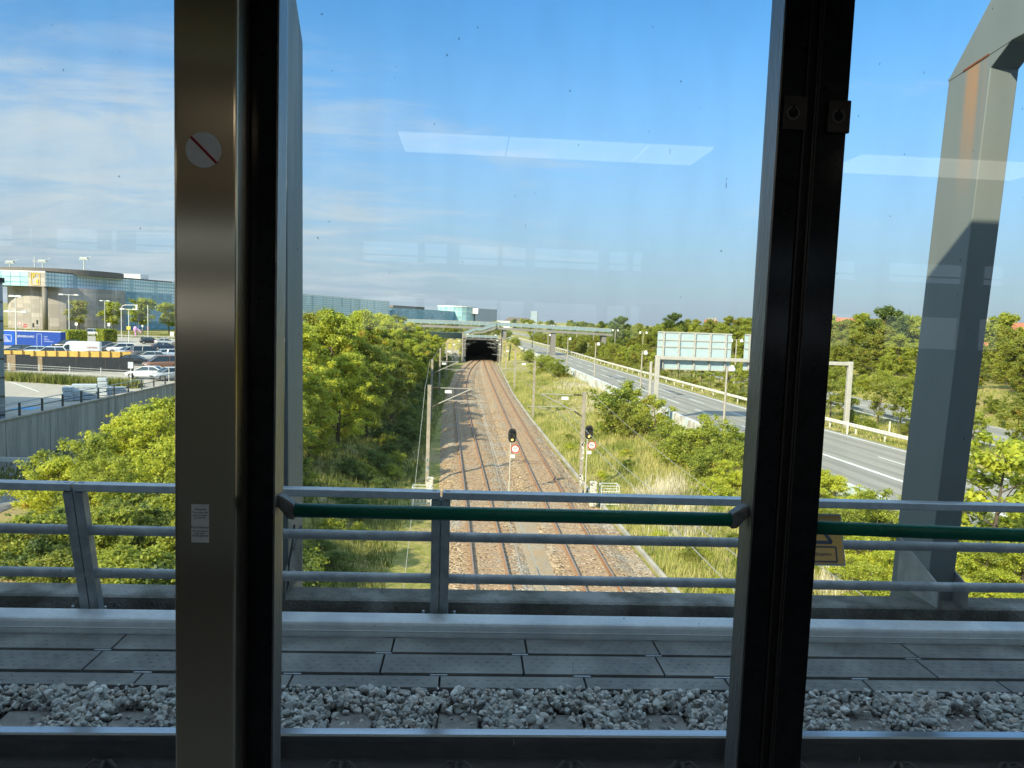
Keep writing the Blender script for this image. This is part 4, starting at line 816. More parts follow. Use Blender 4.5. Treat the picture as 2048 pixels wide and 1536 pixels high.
# ================================================================ vehicles
def paint(name, c, r=.3, met=.2): return M(name, c, None, rough=r, metal=met, spec=.6)
m_cglass = M('car_glass', (.03, .045, .055), None, rough=.08, spec=.9); m_tyre = M('tyre', (.02, .02, .02), None, rough=.8); m_rim = M('wheel_rim', (.42, .43, .44), None, rough=.3, metal=.8)
m_head = M('headlamp', (.75, .78, .8), None, rough=.1); m_tail = M('tail_lamp', (.35, .02, .02), None, rough=.2); m_trim = M('car_trim', (.03, .03, .03), None, rough=.6)
P_ = {k: paint('paint_'+k, c) for k, c in dict(white=(.72, .73, .74), silver=(.42, .44, .46), black=(.018, .02, .024), grey=(.12, .13, .14), navy=(.02, .035, .07), copper=(.22, .12, .08), darkred=(.20, .02, .02), paleblue=(.42, .50, .58)).items()}
def loft(secs):
    vs = []; fs = []; n = len(secs[0])
    for i, s in enumerate(secs):
        vs += s
        if i: fs += [((i-1)*n+k, (i-1)*n+(k+1) % n, i*n+(k+1) % n, i*n+k) for k in range(n)]
    fs += [tuple(range(n)), tuple(range((len(secs)-1)*n+n-1, (len(secs)-1)*n-1, -1))]; b = MB(); b.add(vs, fs); return b
def car(kind, label):
    """nose towards +x, wheels on z=0"""
    K = dict(hatch=(4.1, .88, 1.46, [(-2.02, .55, .90, .76), (-1.9, .28, 1.0, .86), (-1.2, .2, .98, .88), (.3, .2, .95, .88), (1.1, .2, .90, .87), (1.75, .24, .76, .82), (2.02, .36, .62, .66)], (-1.95, -1.55, .35, 1.18)),
             sedan=(4.7, .90, 1.43, [(-2.34, .5, .86, .72), (-2.2, .3, .98, .84), (-1.5, .2, .98, .89), (.4, .2, .94, .90), (1.3, .2, .88, .89), (2.05, .24, .74, .83), (2.35, .36, .60, .66)], (-1.85, -.95, .30, 1.25)),
             suv=(4.6, .94, 1.72, [(-2.25, .6, 1.02, .82), (-2.15, .35, 1.14, .92), (-1.4, .3, 1.12, .94), (.5, .3, 1.08, .94), (1.3, .3, 1.04, .93), (2.1, .34, .92, .88), (2.3, .45, .75, .72)], (-2.15, -1.75, .45, 1.25)),
             mpv=(4.6, .93, 1.80, [(-2.25, .45, 1.0, .84), (-2.15, .25, 1.08, .92), (-1.4, .2, 1.06, .93), (.6, .2, 1.02, .93), (1.4, .2, .98, .92), (2.1, .24, .82, .86), (2.3, .38, .66, .70)], (-2.2, -2.0, .65, 1.65)))[kind]
    Ln, hw, roof, st, (g0, r0, r1, g1) = K
    t = thing('parked_car', label, 'car', (0, 0, 0), 0, 'vehicles in the car park')
    secs = [[(x, w*.90, zb), (x, w, zb+.16), (x, w, (zb+zt)/2), (x, w*.97, zt-.07), (x, w*.88, zt), (x, -w*.88, zt), (x, -w*.97, zt-.07), (x, -w, (zb+zt)/2), (x, -w, zb+.16), (x, -w*.90, zb)] for x, zb, zt, w in st]
    loft(secs).build('body', P_['silver'], t, smooth=True)
    zb = st[2][2]-.02; rw = hw*.74; bw = hw*.90
    MB().add([(g0, -bw, zb), (g1, -bw*.96, zb-.02), (g1, bw*.96, zb-.02), (g0, bw, zb), (r0, -rw, roof-.05), (r1, -rw, roof-.05), (r1, rw, roof-.05), (r0, rw, roof-.05)], [(0, 3, 2, 1), (4, 5, 6, 7), (0, 1, 5, 4), (1, 2, 6, 5), (2, 3, 7, 6), (3, 0, 4, 7)]).build('window', m_cglass, t)
    b = MB(); b.add([(r0-.06, -rw-.015, roof-.06), (r1+.06, -rw-.015, roof-.06), (r1+.06, rw+.015, roof-.06), (r0-.06, rw+.015, roof-.06), (r0, -rw*.9, roof), (r1, -rw*.9, roof), (r1, rw*.9, roof), (r0, rw*.9, roof)], [(0, 3, 2, 1), (4, 5, 6, 7), (0, 1, 5, 4), (1, 2, 6, 5), (2, 3, 7, 6), (3, 0, 4, 7)])
    for s in (-1, 1):
        b.bar((g0, s*bw, zb), (r0, s*(rw+.01), roof-.04), .09, .07); b.bar((g1, s*bw*.96, zb-.02), (r1, s*(rw+.01), roof-.04), .07, .06); xm = (r0+r1)/2; b.bar((xm-.12, s*(bw+.005), zb), (xm, s*(rw+.01), roof-.04), .08, .04)
    b.build('roof', P_['silver'], t)
    wm = MB()
    for x in (st[1][0]+.78*(.9 if Ln < 4.5 else 1), st[-2][0]-.52):
        for s in (-1, 1):
            w = MB().disc((0, 0, 0), .33, -.1, .1, 18).build('wheel', m_tyre, t); w.location = (x, s*(hw-.09), .33)
            MB().disc((0, 0, 0), .21, -.106, .106, 12).build('rim', m_rim, w)
    xf = st[-2][0]; zf = st[-2][2]
    for s in (-1, 1):
        MB().prism([(xf-.15, zf-.02), (xf+.19, zf-.13), (xf+.21, zf-.24), (xf-.05, zf-.18)], 'y', s*.50, s*.80).build('headlight', m_head, t)
        MB().box(st[0][0]-.03, st[0][0]+.12, min(s*.52, s*.80), max(s*.52, s*.80), st[0][2]-.22, st[0][2]+.02).build('tail_light', m_tail, t)
    MB().box(xf+.10, st[-1][0]+.02, -.48, .48, .36, .56).build('grille', m_trim, t)
    return remember(t)
protos = {k: car(k, 'x') for k in ('hatch', 'sedan', 'suv', 'mpv')}
used = set()
def put_car(kind, colour, px, py, deg, label, roof=None, z=G+.01, grp=None):
    """px,py: where its wheels stand in the photograph; deg: nose direction from +X"""
    p = uz(px, py, G); pc = P_[colour]; rc = {'body': pc, 'roof': P_[roof] if roof else pc}
    o = dup(protos[kind], (p[0], p[1], z), R(deg), label, scale=1.1, recolour=rc, group=grp); return o
put_car('sedan', 'grey', 20, 716, 200, 'dark grey car at the left end of the row, roof just above the hoarding')
put_car('hatch', 'black', 38, 708, 190, 'black hatchback behind the dark grey car at the left end')
put_car('hatch', 'paleblue', 66, 711, 200, 'pale silver-blue hatchback just above the yellow hoarding')
put_car('suv', 'darkred', 100, 716, 205, 'white-roofed dark red off-roader left of the white van', 'white')
put_car('suv', 'black', 134, 699, 185, 'black off-roader behind the white van below the yellow parking sign')
put_car('hatch', 'black', 180, 722, 190, 'small black car in front of the white van tail')
put_car('hatch', 'navy', 203, 699, 215, 'dark blue hatchback just right of the white van')
put_car('sedan', 'grey', 226, 702, 215, 'dark grey saloon between white van and white off-roader')
put_car('suv', 'white', 243, 706, 212, 'white off-roader facing the viewer beside the grey people carrier')
put_car('hatch', 'silver', 258, 711, 235, 'silver hatchback half hidden by a lamp post, nose to the viewer')
put_car('mpv', 'grey', 292, 714, 40, 'grey people carrier seen from behind with pale tailgate')
put_car('sedan', 'black', 268, 730, 10, 'dark saloon behind the end of the black fence')
put_car('hatch', 'silver', 300, 722, 205, 'silver hatchback between people carrier and copper car')
put_car('mpv', 'copper', 325, 738, 215, 'copper brown people carrier parked beside the black fence end')
put_car('sedan', 'white', 296, 757, 180, 'white saloon in profile behind the wire fence')
put_car('hatch', 'silver', 340, 760, 225, 'silver hatchback nose-on at the wire fence beside the white saloon')
put_car('sedan', 'navy', 330, 700, 30, 'dark blue car by the steel pillar behind the people carrier')
put_car('hatch', 'black', 300, 688, 20, 'black hatchback in the far row under the yellow lamp-post sign')
put_car('sedan', 'silver', 332, 690, 25, 'silver car in the far row next to the steel pillar')
put_car('hatch', 'paleblue', 342, 716, 35, 'pale blue car half hidden behind the steel pillar')
put_car('mpv', 'white', 182, 671, 200, 'white people carrier driving between the two clipped hedges', grp='vehicles on the roads')
put_car('hatch', 'white', 611, 681, 195, 'white car glimpsed between left portal frame and trees')
for X, Y, l, c in ((15.6, 316, 'white car coming down the motorway beside a silver one', 'white'), (19.0, 313, 'silver car coming down the motorway beside a white one', 'silver')):
    o = dup(protos['hatch'], (X, Y, G-.03), R(-92), l, recolour={'body': P_[c], 'roof': P_[c]}, group='vehicles on the roads'); o.name = 'moving_car'
for k in protos.values():
    for c in [k]+list(k.children_recursive): D.objects.remove(c, do_unlink=True)
# white delivery van
vn = thing('delivery_van', 'white high-roofed delivery van with faint red lettering on its side', 'van', (0, 0, 0), 0, 'vehicles in the car park')
st = [(-3.1, .35, 2.50, .92), (-2.9, .3, 2.62, .98), (.9, .3, 2.64, .98), (1.35, .3, 2.50, .96), (2.15, .3, 1.45, .95), (2.95, .32, 1.05, .90), (3.12, .42, .8, .78)]
loft([[(x, w*.92, zb), (x, w, zb+.2), (x, w, 1.0 if zt > 1.2 else zt-.15), (x, w*(.9 if zt > 2 else .95), zt-.12), (x, w*.78, zt), (x, -w*.78, zt), (x, -w*(.9 if zt > 2 else .95), zt-.12), (x, -w, 1.0 if zt > 1.2 else zt-.15), (x, -w, zb+.2), (x, -w*.92, zb)] for x, zb, zt, w in st]).build('body', P_['white'], vn, smooth=False)
MB().add([(1.42, -.74, 2.40), (2.14, -.82, 1.50), (2.14, .82, 1.50), (1.42, .74, 2.40), (1.45, -.74, 2.42), (2.18, -.82, 1.52), (2.18, .82, 1.52), (1.45, .74, 2.42)], [(0, 1, 2, 3), (7, 6, 5, 4), (0, 4, 5, 1), (1, 5, 6, 2), (2, 6, 7, 3), (3, 7, 4, 0)]).build('windscreen', m_cglass, vn)
for s in (-1, 1):
    MB().prism([(1.0, 1.35), (1.0, 2.1), (1.45, 2.05), (1.98, 1.42)], 'y', s*.985, s*.93).build('side_window', m_cglass, vn)
    MB().box(3.0, 3.1, min(s*.5, s*.8), max(s*.5, s*.8), .72, .95).build('headlight', m_head, vn)
    for x in (-1.9, 2.0):
        w = MB().disc((0, 0, 0), .36, -.12, .12, 18).build('wheel', m_tyre, vn); w.location = (x, s*.88, .36); MB().disc((0, 0, 0), .2, -.125, .125, 12).build('rim', m_rim, w)
text('van_lettering', 'vento', .62, M('faded_red', (.42, .20, .18), None, rough=.5), vn, (-2.0, -1.005, 1.75), (R(90), 0, 0), ext=.004); text('van_lettering', 'vento', .62, D.materials['faded_red'], vn, (-2.0, 1.005, 1.75), (R(90), 0, R(180)), ext=.004)
vn.scale = (1.12, 1, 1.04); p = uz(156, 715, G); vn.location = (p[0], p[1], G+.01); vn.rotation_euler = (0, 0, R(197))
# ================================================================ left side: ramp, wall, lot
def sheet(name, x0, x1, y0, y1, z, mat): MB().add([(x0, y0, z), (x1, y0, z), (x1, y1, z), (x0, y1, z)], [(0, 1, 2, 3)]).build(name, mat)['kind'] = 'structure'
sheet('parking_lot', -160, -35.2, 20, 222, G-.035, m_lot)
sheet('access_road', -34.9, -27.6, -40, 92, -10.27, m_lot2)
sheet('street', -170, -40, 226, 240, G-.03, m_lot)
it = []
for (a, b) in (((18, 762), (78, 783)), ((118, 765), (152, 776))):
    p, q = uz(*a, G), uz(*b, G); m = MB(); m.bar((p[0], p[1], G-.03), (q[0], q[1], G-.03), .14, .006); m.build('bay_marking', m_line)['kind'] = 'structure'
for (a, b) in (((10, 817), (125, 794)), ((50, 808), (150, 812)), ((15, 825), (75, 828))):
    p, q = uz(*a, G), uz(*b, G); m = MB(); m.bar((p[0], p[1], G-.029), (q[0], q[1], G-.029), .14, .006); m.build('bay_marking', m_line)['kind'] = 'structure'
p = uz(52, 816, G); m = MB(); m.box(p[0]-.9, p[0]+.9, p[1]-.9, p[1]+.9, G-.034, G-.022); m.build('bay_marking', M('blue_bay_paint', (.12, .32, .55), (.2, .4, .6), 4, .8))['kind'] = 'structure'
def wallmat():
    m, t, p, N, L = _mat('streaked_concrete'); tc = N('ShaderNodeTexCoord'); mp = N('ShaderNodeMapping'); mp.inputs['Scale'].default_value = (1.6, 1.6, .12); L(tc.outputs['Object'], mp.inputs[0])
    n = N('ShaderNodeTexNoise'); n.inputs['Scale'].default_value = 1.3; n.inputs['Detail'].default_value = 9; n.inputs['Roughness'].default_value = .7; L(mp.outputs[0], n.inputs[0]); cr = N('ShaderNodeValToRGB'); e = cr.color_ramp.elements
    e[0].position = .32; e[0].color = (.18, .185, .175, 1); e[1].position = .66; e[1].color = (.44, .44, .42, 1); L(n.outputs[0], cr.inputs[0]); L(cr.outputs[0], p.inputs['Base Color']); p.inputs['Roughness'].default_value = .9; return m
rw = thing('retaining_wall', 'tall streaked concrete retaining wall below the car park', 'wall', (0, 0, 0)); m_rw = wallmat()
MB().box(-35.22, -34.88, -40, 112, -10.6, G+.05).build('wall_face', m_rw, rw); MB().box(-35.3, -34.8, -40, 112, G+.051, G+.16).build('coping', m_conc, rw)
jm = MB()
for y in np.arange(-38, 112, 6.): jm.box(-34.882, -34.876, y, y+.05, -10.6, G+.05)
jm.build('joint_line', m_slab_gap, rw); settle(rw, (-35, 50, -10.3))
hr = thing('hand_railing', 'dark two-bar railing on top of the retaining wall', 'railing', (0, 0, 0)); m_dkpost = M('dark_post', (.055, .065, .075), None, rough=.5); m_ltrail = M('pale_rail', (.35, .40, .44), None, rough=.4, metal=.4)
for z in (1.05, .55): MB().tube([(-35.05, 20, G+.16+z), (-35.05, 112, G+.16+z)], .035, 6).build('rail_bar', m_ltrail if z > 1 else m_dkpost, hr)
pm = MB().box(-.05, .05, -.09, .09, 0, 1.0).mesh('post', m_dkpost)
for k in range(28): o = link('post', pm, hr); o.location = (-35.05, 26+3.1*k, G+.16)
settle(hr, (-35.05, 50, G+.16))
# boom barrier at the foot of the wall
bb = thing('road_barrier', 'white roadside beam with black dashes at the foot of the retaining wall', 'barrier', (0, 0, 0))
a = uz(0, 938, -10.3); b_ = uz(112, 942, -10.3); a = Vector(a); b_ = Vector(b_); za = -10.3+.75
m = MB().bar((a.x-2, a.y, za), (b_.x+2, b_.y, za), .12, .34); m.build('beam', m_white, bb)
d = Vector((b_.x-a.x, b_.y-a.y, 0)).normalized(); q = MB()
for k in range(5): s = Vector((a.x, a.y, za))+d*(1.1*k+.1)+Vector((.03, -.066, 0)); q.bar(s, s+d*.6, .01, .13)
q.build('dash', m_ink, bb); q = MB()
for k in range(4): s = Vector((a.x, a.y, -10.4))+d*(2.0*k); q.box(s.x-.05, s.x+.05, s.y-.05, s.y+.05, -10.4, za-.1)
q.build('post', m_galv_dull, bb); settle(bb, (a.x, a.y, -10.3))
# pale stacks beside the railing
m_pal = M('pale_plastic', (.50, .56, .60), (.42, .47, .52), 3, .5)
for k, (px, py, w, h, l) in enumerate(((137, 801, .9, 1.3, 'pale upright block standing at the left end of the stacks'), (150, 800, 1.0, 1.0, 'pale low barrier block next to the upright one'), (170, 798, 2.2, 1.45, 'wide stack of pale barrier slabs by the railing'), (186, 796, .9, 1.0, 'narrow pale block right of the wide stack'), (206, 790, .9, 1.75, 'tall thin pale block in the middle of the stacks'), (226, 787, 2.6, .7, 'low heap of pale barrier slabs at the right end'))):
    p = uz(px, py, G); b = MB(); n = max(2, int(h/.35))
    for j in range(n): b.box(-w/2+.04*(j % 2), w/2-.05*((j+1) % 3), -.5, .5, h*j/n+.02, h*(j+1)/n-.03).box(-w/2+.12, w/2-.12, -.4, .4, h*j/n-.031, h*j/n+.021)
    o = b.build('barrier_stack', m_pal, bevel=.03); tag(o, l, 'barrier', 'pale barrier blocks by the railing'); o.location = (p[0], p[1], G); o.rotation_euler = (0, 0, R(20))
# wire fence, black fence, yellow hoarding
m_fp = M('fence_zinc', (.52, .54, .54), None, rough=.5, metal=.3)
fa, fb = Vector((*uz(-40, 752, G)[:2], G)), Vector((*uz(265, 770, G)[:2], G)); fc = Vector((-35.6, 90.5, G))
wf = thing('wire_fence', 'galvanised wire mesh fence between weeds and car park', 'fence', (0, 0, 0))
for p, q in ((fa, fb), (fb, fc)):
    n = max(1, round((q-p).length/4.0)); b = MB()
    for z in (.15, .55, .95, 1.35, 1.62): b.bar(p+Vector((0, 0, z)), q+Vector((0, 0, z)), .03, .03)
    for k in range(int((q-p).length/.25)): c = p.lerp(q, k*.25/(q-p).length); b.bar(c+Vector((0, 0, .1)), c+Vector((0, 0, 1.65)), .008, .008)
    b.build('mesh_panel', m_fp, wf)
    for k in range(n+1): c = p.lerp(q, k/n); o = MB().box(-.04, .04, -.04, .04, -.1, 1.8).build('post', m_fp, wf); o.location = c
settle(wf, fb)
m_bf = M('black_board', (.022, .026, .034), (.03, .034, .042), 2, .7); m_ply = M('bare_plywood', (.32, .24, .15), (.25, .19, .12), 3, .8)
bf = thing('black_fence', 'black board fence with two bare plywood panels in front of the yellow hoarding', 'fence', (0, 0, 0))
p, q = Vector((*uz(0, 741, G)[:2], G)), Vector((*uz(268, 744, G)[:2], G)); L_ = (q-p).length; n = 9
for k in range(n):
    a, c = p.lerp(q, k/n), p.lerp(q, (k+1)/n); h = 1.95 if k not in (0, 1) else 2.15
    MB().bar(a+Vector((0, 0, h/2)), c.lerp(a, .01)+Vector((0, 0, h/2)), .06, h).build('board_panel', m_bf, bf)
    if k in (0, 2): mI = a.lerp(c, .45); mJ = a.lerp(c, 1.0 if k == 0 else .75); MB().bar(mI+Vector((.05, -.06, h/2)), mJ+Vector((.05, -.06, h/2)), .03, h-.1).build('plywood_panel', m_ply, bf)
settle(bf, p)
m_or = M('yellow_hoarding_board', (.82, .53, .13), (.74, .47, .11), 3, .6, c3=(.68, .45, .13), s3=1.2); m_ord = M('hoarding_post', (.30, .16, .05), None, rough=.7)
yh = thing('hoarding', 'long yellow-orange hoarding with dark posts around the car park works', 'hoarding', (0, 0, 0))
p, q = Vector((*uz(0, 728, G)[:2], G)), Vector((*uz(262, 729, G)[:2], G)); n = 12
for k in range(n):
    a, c = p.lerp(q, k/n), p.lerp(q, (k+1)/n); MB().bar(a+Vector((0, 0, .98)), c.lerp(a, .02)+Vector((0, 0, .98)), .05, 1.96).build('board_panel', m_or, yh)
    MB().bar(a+Vector((0, -.05, 0)), a+Vector((0, -.05, 1.98)), .26, .08, (1, 0, 0)).build('post', m_ord, yh)
settle(yh, p)
# blue site container
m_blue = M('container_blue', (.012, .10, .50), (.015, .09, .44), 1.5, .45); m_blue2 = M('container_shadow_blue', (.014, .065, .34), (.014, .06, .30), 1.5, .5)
ct = thing('site_container', 'blue site container with white lettering and a framed white emblem', 'container', (0, 0, 0))
p = uz(62, 692, G); wl = 11.4
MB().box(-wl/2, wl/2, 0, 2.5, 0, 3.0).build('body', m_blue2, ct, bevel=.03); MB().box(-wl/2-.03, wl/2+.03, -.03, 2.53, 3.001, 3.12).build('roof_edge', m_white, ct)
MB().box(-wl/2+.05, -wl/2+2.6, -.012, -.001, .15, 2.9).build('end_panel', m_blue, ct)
g_ = MB()
for (x0, z0, x1, z1) in ((.6, .75, .68, 2.2), (1.95, .75, 2.03, 2.2), (.6, 2.12, 2.03, 2.2), (.6, .75, 2.03, .83), (.85, 1.0, 1.7, 1.12), (.85, 1.25, 1.4, 1.35), (.85, 1.5, 1.25, 1.6), (.85, 1.75, 1.1, 1.85)): g_.box(-wl/2+x0, -wl/2+x1, -.02, -.0125, z0, z1)
g_.build('emblem', m_white, ct); text('container_lettering', 'SØNDERGAARD', .62, m_white, ct, (-wl/2+4.75, -.012, 1.95), ext=.004, sx=.72)
g_ = MB().box(wl/2-4.6, wl/2-4.5, -.02, -.001, .1, 2.6).box(wl/2-3.7, wl/2-3.6, -.02, -.001, .1, 2.6).box(wl/2-4.6, wl/2-3.6, -.02, -.001, 2.5, 2.6); g_.build('door_frame', M('frame_lilac', (.30, .34, .55), None, rough=.5), ct)
for z, w in ((2.0, .7), (1.65, .6), (1.3, 1.1), (.95, 1.8)): MB().box(wl/2-3.2, wl/2-3.2+w, -.01, -.001, z, z+.12).build('text_line', D.materials['frame_lilac'], ct)
ct.location = (p[0], p[1], G); ct.rotation_euler = (0, 0, R(6))
# blue-grey panelled building at the left edge, throwing its shade over the lot
c = uy(8, 700, 60.)
def bandmat():
    m, t, p, N, L = _mat('blue_grey_panels'); tc = N('ShaderNodeTexCoord'); s = N('ShaderNodeSeparateXYZ'); L(tc.outputs['Object'], s.inputs[0]); a = N('ShaderNodeMath'); a.operation = 'MODULO'; a.inputs[1].default_value = 1.45; q = N('ShaderNodeMath'); q.operation = 'ADD'; q.inputs[1].default_value = 40; L(s.outputs[2], q.inputs[0]); L(q.outputs[0], a.inputs[0]); l = N('ShaderNodeMath'); l.operation = 'LESS_THAN'; l.inputs[1].default_value = .16; L(a.outputs[0], l.inputs[0])
    mx = N('ShaderNodeMixRGB'); L(l.outputs[0], mx.inputs[0]); mx.inputs[1].default_value = (.16, .22, .28, 1); mx.inputs[2].default_value = (.02, .03, .04, 1); L(mx.outputs[0], p.inputs['Base Color']); p.inputs['Roughness'].default_value = .35; return m
ob = thing('office_building', 'blue-grey panelled building showing only its corner at the left edge', 'building', (0, 0, 0))
MB().box(-62, float(c[0]), 38, 60, G-.2, 3.6).build('wall', bandmat(), ob); MB().box(-62.1, float(c[0])+.1, 37.9, 60.1, 3.6, 4.0).build('roof', m_bf, ob); settle(ob, (-50, 50, G))
# ================================================================ terminal car park building
def facade(name, c1, c2, gx, gz, lx, lz, dots=False, rough=.25):
    """panel grid in object x / z with joint lines"""
    m, t, p, N, L = _mat(name); tc = N('ShaderNodeTexCoord'); s = N('ShaderNodeSeparateXYZ'); L(tc.outputs['Object'], s.inputs[0])
    def md(src, per):
        a = N('ShaderNodeMath'); a.operation = 'ADD'; a.inputs[1].default_value = 1000*per; L(src, a.inputs[0]); b = N('ShaderNodeMath'); b.operation = 'MODULO'; b.inputs[1].default_value = per; L(a.outputs[0], b.inputs[0]); return b.outputs[0]
    def lt(src, v, op='LESS_THAN'): a = N('ShaderNodeMath'); a.operation = op; a.inputs[1].default_value = v; L(src, a.inputs[0]); return a.outputs[0]
    def mul(a, b, op='MULTIPLY'): q = N('ShaderNodeMath'); q.operation = op; L(a, q.inputs[0]); L(b, q.inputs[1]); return q.outputs[0]
    ln = mul(lt(md(s.outputs[0], gx), lx), lt(md(s.outputs[2], gz), lz), 'MAXIMUM')
    n = N('ShaderNodeTexNoise'); n.inputs['Scale'].default_value = .12; n.inputs['Detail'].default_value = 3; L(tc.outputs['Object'], n.inputs[0])
    w = N('ShaderNodeTexWhiteNoise'); fl = N('ShaderNodeVectorMath'); fl.operation = 'FLOOR'; dv = N('ShaderNodeVectorMath'); dv.operation = 'DIVIDE'; dv.inputs[1].default_value = (gx, 1e6, gz); L(tc.outputs['Object'], dv.inputs[0]); L(dv.outputs[0], fl.inputs[0]); L(fl.outputs[0], w.inputs[0])
    hs = N('ShaderNodeHueSaturation'); hs.inputs['Color'].default_value = (*c1, 1); va = N('ShaderNodeMapRange'); va.inputs[3].default_value = .8; va.inputs[4].default_value = 1.2; L(w.outputs[0], va.inputs[0]); L(va.outputs[0], hs.inputs['Value'])
    mx = N('ShaderNodeMixRGB'); L(ln, mx.inputs[0]); L(hs.outputs[0], mx.inputs[1]); mx.inputs[2].default_value = (*c2, 1); col = mx.outputs[0]
    if dots:
        d = mul(lt(md(s.outputs[0], 1.35), .85), lt(md(s.outputs[2], 1.3), .80)); bd = lt(md(s.outputs[0], 13.5), 11.2); d = mul(d, bd); k = N('ShaderNodeMath'); k.operation = 'MULTIPLY'; k.inputs[1].default_value = .9; L(d, k.inputs[0])
        m2 = N('ShaderNodeMixRGB'); L(k.outputs[0], m2.inputs[0]); L(col, m2.inputs[1]); m2.inputs[2].default_value = (.78, .84, .84, 1); col = m2.outputs[0]
    L(col, p.inputs['Base Color']); p.inputs['Roughness'].default_value = rough; return m
m_fdot = facade('dotted_glass_band', (.36, .50, .55), (.25, .39, .45), 4.5, 6.5, .18, .25, True); m_flow = facade('blue_glass_grid', (.19, .36, .45), (.11, .24, .32), 2.25, 1.3, .12, .12); m_fsun = facade('pale_glass_grid', (.36, .58, .62), (.08, .17, .20), 3.4, 1.75, .22, .2)
m_drum = facade('brown_grey_cladding', (.36, .33, .30), (.23, .21, .19), 6.0, 1.5, .12, .06, rough=.7); m_roofd = M('dark_roof', (.16, .145, .13), None, rough=.8); m_col2 = M('dark_column', (.20, .18, .15), None, rough=.5)
pg = thing('terminal_building', 'long blue glass terminal building with a brown drum and a yellow P4 sign', 'building', (0, 0, 0))
fac = [(-141.9, 259.), (-124, 319.), (-99, 446.), (-63, 577.)]
top = 12.3
def panel(p, q, z0, z1, name, mat, thick=8, par=None):
    d = Vector((q[0]-p[0], q[1]-p[1], 0)); l = d.length; o = MB().box(0, l, 0, thick, z0, z1).build(name, mat, par or pg); o.location = (p[0], p[1], 0); o.rotation_euler = (0, 0, math.atan2(d.y, d.x)); return o
for k in range(3):
    p, q = fac[k], fac[k+1]; zl = 7.6 if k == 0 else 1.6
    panel(p, q, 1.6 if k else 7.6, top, 'dotted_facade', m_fdot, 30)
    if k: panel(p, q, -4.6, 1.6, 'glass_facade', m_flow, 30); panel(p, q, G-1, -4.6, 'plinth', m_flow, 29)
    panel(p, q, top+.001, top+.5, 'roof_edge', m_white if k else m_roofd, 30)
pm_ = (fac[0][0]*.45+fac[1][0]*.55, fac[0][1]*.45+fac[1][1]*.55)
panel(pm_, fac[1], G-1, 7.6, 'glass_facade', m_flow, 28)
cx, cy, rr_ = -147, 283, 18.5
o = MB().lathe([(rr_, 0), (rr_, 14.9)], (0, 0, 0), 64).build('drum_wall', None or facade('drum_cladding', (.33, .30, .275), (.22, .20, .185), 3.0, 1.5, .15, .06, rough=.7), pg); o.location = (cx, cy, G-.5)
o = MB().lathe([(rr_+1, 0), (rr_+1, 1.9)], (0, 0, 0), 64).build('roof_ring', m_roofd, pg); o.location = (cx-3, cy+3, top-.1)
lf = (fac[0][0]-46, fac[0][1]+7)
panel(lf, (fac[0][0]-6.2, fac[0][1]+.95), 7.6, top, 'glazed_box', m_fsun, 24); panel((fac[0][0]-6.2, fac[0][1]+.95), fac[0], 7.6, top, 'sign_wall', m_drum, 6); panel(lf, fac[0], top+.001, top+.35, 'roof_edge', m_white, 24)
o = MB().tube([(0, 0, 0), (0, 0, 7.6-G+.5)], .85, 20).build('column', m_col2, pg, smooth=True); o.location = (fac[0][0]-.9, fac[0][1]+1.2, G-.5)
m_ysg = M('sign_yellow', (.80, .55, .03), None, rough=.4)
an = math.atan2(-7+0, 46); sg = D.objects.new('parking_sign', None)
sgm = MB()
for (x0, z0, x1, z1) in ((0, 0, .12, 3.9), (2.98, 0, 3.1, 3.9), (0, 0, 3.1, .12), (0, 3.78, 3.1, 3.9)): sgm.box(x0, x1, -.16, -.02, z0, z1)
sgo = sgm.build('parking_sign', m_ysg, pg); sgo.location = (fac[0][0]-4.9, fac[0][1]+.70, 8.0); sgo.rotation_euler = (0, 0, math.atan2(-7, 46))
text('sign_letter', 'P', 2.0, m_ysg, sgo, (.95, -.1, 2.85), ext=.05); text('sign_letter', '4', 2.2, m_ysg, sgo, (2.1, -.1, 1.15), ext=.05)
m_rh = M('roof_hut', (.5, .5, .48), None, rough=.7)
for (px, pz, w, h) in ((247, 556, 7, 3.0),):
    c = uy(px, pz, 330); MB().box(c[0]-w, c[0]+w, c[1], c[1]+8, top+.5, top+.5+h).build('roof_hut', m_rh, pg)
settle(pg, (fac[0][0], fac[0][1], G))
# oval glass hall and grey hall further off, low halls
def far_bld(name, label, parts):
    t = thing(name, label, 'building', (0, 0, 0)); 
    for nm, mat, mb, loc in parts: o = mb.build(nm, mat, t); o.location = loc
    return t
ov = MB(); nn = 28; ov.prism([(19*math.cos(k*6.28319/nn), 30*math.sin(k*6.28319/nn)) for k in range(nn)], 'z', 0, 20.)
m_oval = facade('oval_glass', (.26, .46, .48), (.50, .62, .60), 4.2, 4.0, .5, .4)
e1 = uy(916, 612, 700)
far_bld('oval_hall', 'pale green oval glass hall on the horizon left of the footbridge stairs', [('glass_wall', m_oval, ov, (-14.2, 720, -8)), ('roof', m_white, MB().prism([(19.4*math.cos(k*6.28319/nn), 30.4*math.sin(k*6.28319/nn)) for k in range(nn)], 'z', 0, .9), (-14.2, 720, 12.01))])
pass
gh = MB().prism([(0, 0), (21.5, 40), (21.5, 60), (0, 60)], 'z', 0, 19.5); far_bld('grey_hall', 'plain grey hall joined to the oval glass hall', [('wall', M('grey_cladding', (.36, .39, .42), None, rough=.6), gh, (2.5, 700, -8)), ('white_corner', m_white, MB().box(0, 5, -1, 2, 14.5, 19.5), (.2, 699, -8))])
